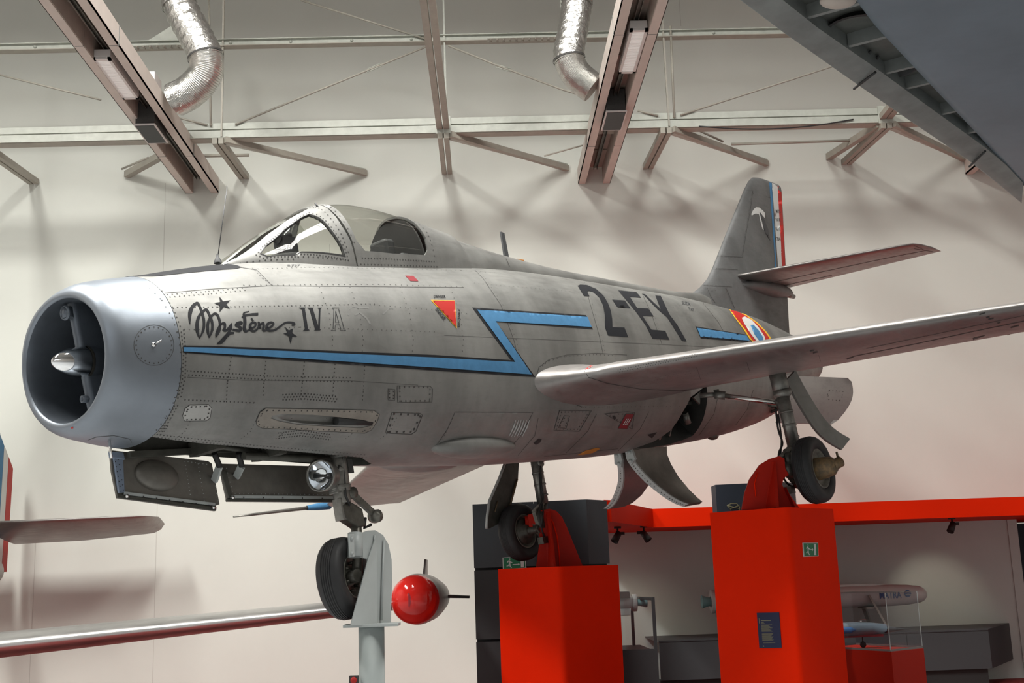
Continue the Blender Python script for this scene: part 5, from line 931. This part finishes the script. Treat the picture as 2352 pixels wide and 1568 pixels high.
for i in range(3): p, q = q2[i], q2[i + 1]; MB().bar(rel((*p, pz + .01), o), rel((*q, pz + .01), o), .012, .02).build('base_strip', 'ghost', cs_)
# model jet
mp = atY(1968, 1470, 12.95); mo_ = np.array([cc[0] - .12, cc[1] + .0, pz + .006]); MJ = thing('model_jet', 'small blue-grey model jet with red wheels inside the clear case', 'model', tuple(mo_)); MJ.rotation_euler = (0, 0, .12)
zc_ = .20
bodyp = [(-.75, .04), (-.5, .075), (-.1, .08), (.12, .07), (.30, .045)]
MB().lathe((0, 0, zc_), (1, 0, 0), [(-.75, 0)] + bodyp + [(.30, .045)], 20).build('model_body', 'fgb', MJ); MB().lathe((0, 0, zc_), (1, 0, -.04), [(.295, .045), (.42, .022), (.52, .006), (.62, .002)], 14).build('nose_cone', 'dgrey', MJ)
MB().loft([[(x, w * math.sin(a), zc_ + .04 + h * math.cos(a)) for a in np.linspace(-1.5, 1.5, 9)] for x, w, h in ((-.05, .02, .02), (0, .035, .06), (.08, .035, .065), (.16, .025, .04), (.22, .01, .01))], closed=False, caps=False).build('model_canopy', 'glass', MJ)
for s in (-1, 1): MB().hexa([(-.25, s * .06, zc_), (-.7, s * .06, zc_), (-.68, s * .42, zc_ - .01), (-.60, s * .42, zc_ - .01)], [(-.25, s * .06, zc_ + .012), (-.7, s * .06, zc_ + .012), (-.68, s * .42, zc_), (-.60, s * .42, zc_)]).build('model_wing', 'fgb', MJ); MB().lathe((-.3, s * .085, zc_), (1, 0, 0), [(0, .035), (.15, .035), (.22, 0)], 12).build('intake_cone', 'mblue', MJ)
MB().hexa([(-.75, -.006, zc_ + .05), (-.45, -.006, zc_ + .06), (-.70, -.004, zc_ + .26), (-.78, -.004, zc_ + .26)], [(-.75, .006, zc_ + .05), (-.45, .006, zc_ + .06), (-.70, .004, zc_ + .26), (-.78, .004, zc_ + .26)]).build('model_fin', 'fgb', MJ)
MB().box((-.6, -.04, zc_ - .085), (.25, .04, zc_ - .06)).build('belly_stripe', 'dred', MJ)
for x, y in ((.02, 0), (-.42, .12), (-.42, -.12)):
    lg_ = MB().tube([(x, y, zc_ - .06), (x, y, .035)], .007, 6).build('model_leg', 'hidden', MJ); MB().lathe((x, y - .012, .034), (0, 1, 0), [(0, 0), (0, .025), (.004, .034), (.02, .034), (.024, .025), (.024, 0)], 16).build('model_wheel', 'hidden', lg_)
# ------------------------------------------------------------------ red pedestals
def pedestal(P, ztop, lab, name='pedestal'):
    """P: left, near, right corner points on the floor plan"""
    Lp, Np, Rp = (np.array(p[:2], float) for p in P); Bp = Lp + Rp - Np; t = thing('red_pedestal', lab, 'pedestal', (Np[0], Np[1], 0), 'red pedestals'); o = np.array([Np[0], Np[1], 0])
    rad = .07; e1 = (Lp - Np) / np.linalg.norm(Lp - Np); e2 = (Rp - Np) / np.linalg.norm(Rp - Np)
    arc = []
    for k in range(7):
        q = k / 6; a_ = Np + e1 * rad; b_ = Np + e2 * rad; arc.append(tuple((1 - q) ** 2 * a_ + 2 * q * (1 - q) * Np + q * q * b_))
    poly = [tuple(Lp)] + arc + [tuple(Rp), tuple(Bp)]
    ob = MB().hexa([rel((*p, GZ), o) for p in poly], [rel((*p, ztop), o) for p in poly]).build('pedestal_body', 'plinth', t, sharp=30)
    for p in ob.data.polygons: p.use_smooth = True
    ob.data.set_sharp_from_angle(angle=math.radians(30))
    return t, o, (Lp, Np, Rp)
z2_ = 1.74
L_, N_, R_ = atY(1144, 1304, 13.9), atY(1285, 1301, 13.3), atY(1420, 1298, 13.8)
T2, o2, c2 = pedestal((L_, N_, R_), z2_, 'shorter bright red pedestal carrying the far main wheel')
L_, N_, R_ = atY(1630, 1176, 11.75), atY(1808, 1164, 11.15), atY(1914, 1174, 11.8)
z3_ = zof(1808, 1164, 11.15); T3, o3, c3 = pedestal((L_, N_, R_), z3_, 'taller bright red pedestal carrying the near main wheel')
def plate_px(pts, Y, t, name, m, parent, o, bevel=.004, tilt=0):
    P = [atY(u, v, Y + tilt * i) for i, (u, v) in enumerate(pts)]; return MB().hexa([rel(p, o) for p in P], [rel(p + np.array([0, t, 0]), o) for p in P]).build(name, m, parent, bevel=bevel)
y2 = 13.82
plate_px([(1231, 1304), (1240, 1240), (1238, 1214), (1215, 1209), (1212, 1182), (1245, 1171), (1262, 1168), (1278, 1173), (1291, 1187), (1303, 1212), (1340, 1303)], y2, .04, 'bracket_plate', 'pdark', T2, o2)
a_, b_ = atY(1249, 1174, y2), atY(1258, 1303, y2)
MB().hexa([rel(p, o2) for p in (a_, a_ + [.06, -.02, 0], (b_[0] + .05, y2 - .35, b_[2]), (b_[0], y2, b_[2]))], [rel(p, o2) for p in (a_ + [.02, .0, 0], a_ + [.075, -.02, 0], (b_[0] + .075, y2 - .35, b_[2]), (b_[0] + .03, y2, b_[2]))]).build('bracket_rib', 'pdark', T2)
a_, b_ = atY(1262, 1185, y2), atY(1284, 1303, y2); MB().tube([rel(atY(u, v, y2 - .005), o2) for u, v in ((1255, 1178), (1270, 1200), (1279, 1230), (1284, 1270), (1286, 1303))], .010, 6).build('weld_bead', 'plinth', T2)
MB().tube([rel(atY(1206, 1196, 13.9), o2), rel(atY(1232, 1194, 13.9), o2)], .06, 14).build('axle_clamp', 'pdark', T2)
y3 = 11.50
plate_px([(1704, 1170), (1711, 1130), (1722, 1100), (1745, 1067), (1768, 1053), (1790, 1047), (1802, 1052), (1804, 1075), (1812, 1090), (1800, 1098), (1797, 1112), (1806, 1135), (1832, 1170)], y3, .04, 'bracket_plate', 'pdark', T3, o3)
a_, b_ = atY(1772, 1060, y3), atY(1765, 1168, y3)
MB().hexa([rel(p, o3) for p in (a_, a_ + [.02, -.02, 0], (b_[0] + .02, y3 - .22, b_[2]), (b_[0] - .03, y3, b_[2]))], [rel(p, o3) for p in (a_ + [.02, 0, 0], a_ + [.04, -.02, 0], (b_[0] + .05, y3 - .22, b_[2]), (b_[0], y3, b_[2]))]).build('bracket_rib', 'pdark', T3)
for us in (((1740, 1085), (1733, 1110), (1736, 1140)), ((1783, 1090), (1776, 1120), (1779, 1165))): MB().tube([rel(atY(u, v, y3 - .006), o3) for u, v in us], .006, 6).build('weld_bead', 'plinth', T3)
MB().hexa([rel(p, o3) for p in (atY(1800, 1120, y3), atY(1806, 1135, y3), atY(1832, 1170, y3), atY(1822, 1170, y3))], [rel(p + np.array([0, -.10, 0]), o3) for p in (atY(1800, 1120, y3), atY(1806, 1135, y3), atY(1832, 1170, y3), atY(1822, 1170, y3))]).build('bracket_flange', 'pdark', T3)
MB().tube([rel(atY(1796, 1078, 11.6), o3), rel(atY(1822, 1080, 11.6), o3)], .07, 14).build('axle_clamp', 'dsteel', T3)
# signs and plaque on flat faces given by two floor points
def on_face(p, q, off):
    p = np.array(p[:2], float); q = np.array(q[:2], float); d = q - p; n = np.array([d[1], -d[0]]) / np.linalg.norm(d); n = n if n @ (-p) > 0 else -n; p = p + n * off
    def f(u, v):
        r = ray(u, v); A = np.array([[r[0], -d[0]], [r[1], -d[1]]]); t = np.linalg.solve(A, p)[0]; return CAM + r * t
    return f, np.array([n[0], n[1], 0])
def flat_quad(pts, f, n, th, name, m, parent, o): P = [f(*p) for p in pts]; return MB().hexa([rel(p - n * th, o) for p in P], [rel(p, o) for p in P]).build(name, m, parent)
def px_poly(mb, pts, f, o): mb.add([rel(f(*p), o) for p in pts], [tuple(range(len(pts)))])
man = [[(.44, .10), (.54, .08), (.56, .20), (.47, .23)], [(.30, .30), (.46, .24), (.56, .30), (.54, .56), (.42, .58), (.40, .36), (.30, .46), (.24, .42)], [(.54, .36), (.72, .44), (.72, .50), (.54, .46)], [(.42, .56), (.54, .54), (.56, .76), (.66, .92), (.58, .94), (.47, .78)], [(.42, .56), (.47, .60), (.38, .76), (.22, .78), (.20, .72), (.34, .70)]]
def exit_sign(quadpx, f, n, lab, door, arrow, flipman=False):
    q = quadmap(quadpx); c = f(*q(.5, .5)); t = thing('exit_sign', lab, 'sign', tuple(c)); flat_quad(quadpx, f, n, .006, 'sign_board', 'signw', t, c)
    C0 = np.mean(np.array(quadpx, float), 0); inner = [tuple(C0 + (np.array(p) - C0) * .92) for p in quadpx]; F2 = lambda u, v: f(u, v) + n * .002; F3 = lambda u, v: f(u, v) + n * .004
    g = MB(); px_poly(g, inner, F2, c); g.build('green_field', 'green', t, fix=False); w = MB(); q = quadmap(inner)
    for P in man + [door]: px_poly(w, [q(x * (.55 if P is not door else 1) + (.02 if P is not door else 0), 1 - y) for x, y in P], F3, c) if P is not door else px_poly(w, [q(x, 1 - y) for x, y in P], F3, c)
    for P in arrow: px_poly(w, [q(x, 1 - y) for x, y in P], F3, c)
    w.build('running_figure', 'signw', t, fix=False, kind='stuff'); return t
f3R, n3R = on_face(c3[1], c3[2], .008)
exit_sign([(1844, 1246), (1879, 1246), (1880, 1277), (1846, 1278)], f3R, n3R, 'small green exit sign on the tall red pedestal', [(.70, .06), (.86, .06), (.86, .94), (.70, .94)], [[(.40, .47), (.58, .47), (.58, .36), (.66, .50), (.58, .64), (.58, .53), (.40, .53)]])
fC, nC = on_face((xl, CBY), (xr, yl(xr)), .008)
exit_sign([(1154, 1280), (1207, 1276), (1209, 1304), (1155, 1308)], fC, nC, 'green exit sign on the slate cabinet, half behind the far wheel', [(.80, .08), (.95, .08), (.95, .95), (.80, .95)], [[(.42, .62), (.68, .62), (.68, .56), (.76, .66), (.68, .76), (.68, .70), (.42, .70)]])
f3L, n3L = on_face(c3[0], c3[1], .008); PQ = [(1738, 1407), (1789, 1406), (1795, 1487), (1744, 1488)]; pc = f3L(1766, 1447)
pl = thing('info_plaque', 'navy information plaque with yellow text on the tall red pedestal', 'plaque', tuple(pc)); flat_quad(PQ, f3L, n3L, .006, 'plaque_board', 'plaque', pl, pc)
q = quadmap(PQ); F2 = lambda u, v: f3L(u, v) + n3L * .002; tl = MB()
px_poly(tl, [q(.17, .79), q(.62, .79), q(.62, .772), q(.17, .772)], F2, pc)
for k, (w0, w1) in enumerate([(.17, .26), (.17, .30), (.17, .34)]): y = .74 - .02 * k; px_poly(tl, [q(w0, y), q(w1, y), q(w1, y - .009), q(w0, y - .009)], F2, pc)
for k in range(9): y = .66 - .023 * k; px_poly(tl, [q(.17, y), q(.66 - .05 * ((k * 7) % 4), y), q(.66 - .05 * ((k * 7) % 4), y - .009), q(.17, y - .009)], F2, pc)
for k in range(10): y = .41 - .022 * k; px_poly(tl, [q(.17, y), q(.68 - .03 * ((k * 5) % 4), y), q(.68 - .03 * ((k * 5) % 4), y - .009), q(.17, y - .009)], F2, pc)
px_poly(tl, [q(.2, .15), q(.74, .15), q(.74, .142), q(.2, .142)], F2, pc); px_poly(tl, [q(.17, .07), q(.23, .07), q(.23, .04), q(.17, .04)], F2, pc); px_poly(tl, [q(.08, .85), q(.10, .85), q(.10, .70), q(.08, .70)], F2, pc)
tl.build('plaque_text', 'ptext', pl, fix=False, kind='stuff')
# ------------------------------------------------------------------ grey post under the nose wheel
bp = atY(853, 1429, 9.10); po = np.array([bp[0], 9.10, 0]); PS = thing('support_post', 'light grey post and bracket holding the nose wheel leg', 'post', tuple(po)); zb0 = bp[2]
MB().tube([(0, 0, GZ), (0, 0, zb0 - .03)], .097, 32).build('post_tube', 'postg', PS); MB().box((-.20, -.12, zb0 - .03), (.21, .14, zb0 - .008)).build('base_plate', 'lgrey', PS, bevel=.003)
jy = -.085
def jplate(pts, y, t, name, m='lgrey'): P = [ac(*p, 1, y) for p in pts]; return MB().hexa([rel(a2w(p), po) for p in P], [rel(a2w(p + np.array([0, t, 0])), po) for p in P]).build(name, m, PS, bevel=.003)
jplate([(828, 1224), (845, 1218), (862, 1217), (880, 1228), (893, 1250), (900, 1285), (901, 1330), (898, 1433), (850, 1435), (850, 1292), (842, 1283), (828, 1279)], jy, .015, 'bracket_plate')
gp = [(863, 1232), (866, 1260), (866, 1434), (806, 1435), (844, 1288)]; P = [ac(*p, 1, jy - .02 - (.03 if i in (2, 3) else 0)) for i, p in enumerate(gp)]; MB().hexa([rel(a2w(p), po) for p in P], [rel(a2w(p + np.array([.004, .012, 0])), po) for p in P]).build('gusset_plate', 'lgrey', PS)
for us in (((882, 1240), (879, 1320), (876, 1424)), ((861, 1228), (857, 1330), (853, 1424))): MB().tube([rel(a2w(ac(u, v, 1, jy - .012)), po) for u, v in us], .009, 6).build('weld_bead', 'lgrey', PS)
jc = [ac(816, 1224, 1, -.05), ac(816, 1279, 1, -.05)]
MB().tube([rel(a2w(jc[0]), po), rel(a2w(jc[1]), po)], .058, 18).build('pivot_clamp', 'lgrey', PS); cp = jplate([(801, 1226), (814, 1226), (815, 1278), (804, 1279)], -.12, .012, 'clamp_flange')
for v in (1236, 1270): c = ac(808, v, 1, -.122); MB().lathe(rel(a2w(c), po), R0 @ np.array([0, -1, 0]), [(0, .014), (.008, .014), (.010, 0)], 8).build('clamp_bolt', 'lgrey', PS)
# alarm button box by the post
ab = atY(813, 1558, 9.02); al = thing('alarm_button', 'small grey box with red push button, left of the grey post', 'button', tuple(ab)); MB().box((-.035, -.02, -.08), (.035, .02, .022)).build('button_box', 'sgrey', al, bevel=.004); MB().lathe((0, -.02, -.01), (0, -1, 0), [(0, .024), (.012, .022), (.018, .012), (.019, 0)], 18).build('push_button', 'red', al); MB().box((.03, -.01, -.06), (-ab[0] + po[0] - .09, .01, 0)).build('mounting_arm', 'sgrey', al)
# ------------------------------------------------------------------ aircraft in the left background, its body outside the frame
tk = atY(948, 1377, 13.2); bx_ = tk[0] - 7.45; bo = np.array([bx_, 14.0, 1.1]); BG = thing('straight_wing_jet', 'silver jet at left, only wing, red-nosed tip tank and tail in view', 'aircraft', tuple(bo))
wr0 = atY(0, 1478, 14.0); wr1 = atY(745, 1399, 14.0); sl_ = (wr1[2] - wr0[2]) / (wr1[0] - wr0[0]); zw = lambda x: wr0[2] + sl_ * (x - wr0[0])
def bfoil(x, y0, ch, th, zc): return [(x, y0 + ch * q, zc + th * k * 1.0) for q, k in FO]
xs_ = [bx_ + .3, bx_ + 1.5, bx_ + 3, bx_ + 4.5, bx_ + 6, tk[0] - .1]
MB().loft([[rel(p, bo) for p in bfoil(x, 14.0, 2.7 - 1.1 * i / 5, .37 - .21 * i / 5, zw(x) - .02)] for i, x in enumerate(xs_)]).build('wing', 'bga', BG)
MB().loft([[rel((2 * bx_ - p[0], p[1], p[2]), bo) for p in bfoil(x, 14.0, 2.7 - 1.1 * i / 5, .37 - .21 * i / 5, zw(x) - .02)] for i, x in enumerate(xs_)]).build('wing', 'bga', BG)
for s in (1, -1):
    tx = bx_ + s * (tk[0] - bx_); to = np.array([tx, 13.2, tk[2]])
    tkb = MB().lathe(rel(to, bo), (.05 * s, 1, 0), [(-.06, 0), (-.055, .08), (-.02, .17), (.06, .235), (.16, .262), (.24, .272)], 40).build('tip_tank_nose', 'bgred', BG); tb2 = MB().lathe(rel(to, bo), (.05 * s, 1, 0), [(.24, .272), (.5, .285), (1.2, .28), (2.4, .22), (3.2, .10), (3.4, 0)], 40).build('tip_tank', 'bga', BG)
    MB().hexa([rel(to + [.25 * s, 1.6, -.01], bo), rel(to + [.25 * s, 2.4, -.01], bo), rel(to + [.60 * s, 2.4, -.03], bo), rel(to + [.60 * s, 1.9, -.03], bo)], [rel(to + [.25 * s, 1.6, .03], bo), rel(to + [.25 * s, 2.4, .03], bo), rel(to + [.60 * s, 2.4, -.0], bo), rel(to + [.60 * s, 1.9, -.0], bo)]).hexa([rel(to + [.03, 1.6, .25], bo), rel(to + [.03, 2.4, .25], bo), rel(to + [.045, 2.4, .47], bo), rel(to + [.045, 1.9, .47], bo)], [rel(to + [.06, 1.6, .25], bo), rel(to + [.06, 2.4, .25], bo), rel(to + [.065, 2.4, .47], bo), rel(to + [.065, 1.9, .47], bo)]).build('tank_fin', 'bga', tb2)
    dk = MB().add([rel(to + [-.045 + .0 * k, -.062 + .006, .0], bo) for k in range(1)] + [rel(to + [-.045 + .03 * math.sin(a), -.058 + .0 * a, .075 * math.cos(a)], bo) for a in np.linspace(0, PI, 8)], [tuple(range(9))]); dk.build('tank_cap', 'dred', tkb, fix=False)
MB().loft([[rel((bx_ + w * math.cos(a), y, zc + h * math.sin(a)), bo) for a in np.linspace(0, 2 * PI, 33)[:-1]] for y, w, h, zc in ((11.2, .42, .45, 1.35), (11.4, .5, .55, 1.35), (12.5, .62, .7, 1.4), (14.5, .66, .78, 1.5), (16.5, .56, .66, 1.65), (18.5, .36, .42, 1.9), (20.3, .2, .22, 2.05))]).build('fuselage', 'bga', BG)
MB().loft([[rel((bx_ + w * math.cos(a), y, 2.0 + h * math.sin(a)), bo) for a in np.linspace(0, PI, 12)] for y, w, h in ((12.6, .05, .05), (13.1, .3, .4), (13.8, .32, .52), (14.8, .25, .35), (15.8, .08, .1))], closed=False, caps=False).build('canopy', 'glass', BG)
# legs so it stands
for x, y in ((bx_, 12.2), (bx_ - 1.3, 15.2), (bx_ + 1.3, 15.2)): lg_ = MB().tube([rel((x, y, zw(x) if x != bx_ else .9), bo), rel((x, y, .05), bo)], .05, 10).build('gear_leg', 'steel', BG); MB().lathe(rel((x - .08, y, .05), bo), (1, 0, 0), [(0, 0), (0, .22), (.03, .3), (.13, .3), (.16, .22), (.16, 0)], 28).build('wheel', 'tyre', lg_)
# tail: fin with striped rudder, tailplane
ty0 = 19.6; tt_ = atY(312, 1184, ty0); zt0 = atY(0, 1204, ty0)[2]; 
for s in (1, -1):
    xr_ = lambda x: bx_ + s * (x - bx_); X0, X1 = bx_ + .15, tt_[0]
    st = [(X0, 1.45, .13), ((X0 + X1) / 2, 1.2, .11), (X1 - .15, 1.0, .09), (X1, .95, .07), (X1 + .12, .75, .04), (X1 + .2, .4, .015)]
    sl2 = (atY(300, 1188, ty0)[2] - zt0) / (atY(300, 1188, ty0)[0] - atY(0, 1204, ty0)[0])
    MB().loft([[rel((xr_(x), ty0 + (1.2 - ch) * .8 + ch * q, zt0 + .03 + sl2 * (x - atY(0, 1204, ty0)[0]) + k * th - q * (.30 * min(1, ch / 1.2))), bo) for q, k in FO] for x, ch, th in st]).build('tailplane', 'wing', BG)
fx0 = atY(34, 1190, ty0 + 1.0)[0]; fo = np.array([bx_, ty0, 2.0])
ztf = atY(20, 1010, 20.4)[2]
rudx = bx_
fn = MB().hexa([rel((bx_ - .05, 18.6, 2.1), bo), rel((bx_ + .05, 18.6, 2.1), bo), rel((bx_ + .04, 20.2, 2.1), bo), rel((bx_ - .04, 20.2, 2.1), bo)], [rel((bx_ - .03, 19.4, ztf + .2), bo), rel((bx_ + .03, 19.4, ztf + .2), bo), rel((bx_ + .02, 20.3, ztf + .1), bo), rel((bx_ - .02, 20.3, ztf + .1), bo)]).build('tail_fin', 'bga', BG)
for k, m in enumerate(('blue', 'white', 'red')):
    y0_, y1_ = 20.2 + .22 * k, 20.42 + .22 * k; MB().hexa([rel((bx_ - .03, y0_, 2.05), bo), rel((bx_ + .03, y0_, 2.05), bo), rel((bx_ + .025, y1_, 2.05), bo), rel((bx_ - .025, y1_, 2.05), bo)], [rel((bx_ - .02, y0_ + .08, ztf + .10 - .18 * k), bo), rel((bx_ + .02, y0_ + .08, ztf + .10 - .18 * k), bo), rel((bx_ + .015, y1_ + .08, ztf - .08 - .18 * k), bo), rel((bx_ - .015, y1_ + .08, ztf - .08 - .18 * k), bo)]).build('rudder_stripe', m, fn)
# ------------------------------------------------------------------ underside of the near aircraft's wing, top right
FZ = 4.6; fo = np.array([4.5, 6.5, FZ]); FG = thing('near_wing', 'blue-grey wing with open leading-edge flap overhead in the top right corner', 'wing', tuple(fo))
W3 = lambda u, v, z=FZ: atZ(u, v, z)
main = [W3(1880, -110), W3(1952, 0), W3(2010, 75), W3(2120, 190), W3(2240, 315), W3(2320, 405), W3(2350, 436)]
dA = main[-1] - main[-2]; main.append(main[-1] + dA / np.linalg.norm(dA) * .35)
edge = main
far = [p + np.array([3.5, -2.0, 0]) for p in edge]
rings = []
for p in edge: 
    d = np.array([.87, -.5, 0]); rings.append([rel(p + d * x + np.array([0, 0, z]), fo) for x, z in ((0, .10), (0, .05), (.02, .015), (.08, 0), (.5, -.02), (1.5, -.03), (4, 0), (4, .3), (.3, .3))])
MB().loft(rings).build('wing_panel', 'fgb', FG, fix=True, sharp=50)
sl0 = [W3(1640, -50), W3(1690, 0), W3(1800, 82), W3(1960, 194), W3(2100, 290), W3(2225, 374), W3(2290, 425), W3(2345, 470)]
sl1 = [W3(1745, -50), W3(1798, 0), W3(1880, 65), W3(2010, 155), W3(2140, 250), W3(2262, 338), W3(2310, 378), W3(2350, 420)]
rings = [[rel(a + np.array([0, 0, .02]), fo), rel((a * .8 + b * .2) + np.array([0, 0, -.02]), fo), rel((a + b) / 2 + np.array([0, 0, -.02]), fo), rel(b, fo), rel(b + np.array([0, 0, .10]), fo), rel(a + np.array([0, 0, .06]), fo)] for a, b in zip(sl0, sl1)]
FL = MB().loft(rings, smooth=False).build('leading_edge_flap', 'fgs', FG, sharp=50)
for i in (3, 5): a, b = sl0[i], sl1[i]; MB().tube([rel(a + np.array([0, 0, -.03]), fo), rel(b + np.array([0, 0, -.03]), fo)], .008, 6).build('flap_joint', 'hidden', FL)
rings = [[rel(b + np.array([-.02, 0, .09]), fo), rel(b + np.array([.9, -.5, .14]), fo), rel(b + np.array([.9, -.5, .2]), fo), rel(b + np.array([-.02, 0, .16]), fo)] for b in sl1]
MB().loft(rings, smooth=False).build('bay_roof', 'fgd', FG)
for u, v in ((1845, 25), (1960, 85), (2030, 150), (2075, 185), (2150, 245), (2200, 290), (2265, 345)):
    b = W3(u - 10, v + 28); MB().bar(rel(b + np.array([.0, .0, .06]), fo), rel(b + np.array([.55, -.35, .06]), fo), .03, .09).build('bay_rib', 'fgs', FG)
for (u, v, r1) in ((1965, 60, .16), (2062, 155, .10)):
    c = W3(u, v, FZ + .08); MB().lathe(rel(c, fo), (0, 0, 1), [(-.02, r1 * 1.15), (-.02, r1), (.06, r1 * .9), (.06, 0)], 20).build('lightening_hole', 'hidden', FG)
for u, v in ((1996, 122), (2014, 134)): c = W3(u, v, FZ + .075); ellipsoid(np.array(rel(c, fo)), (.012, .035, .01), 12, 8).build('bay_slot', 'hidden', FG)
c = W3(1925, 2, FZ + .0); ellipsoid(np.array(rel(c, fo)), (.10, .06, .04), 16, 10).build('actuator_pod', 'beamin', FG)
FUS.data.update()
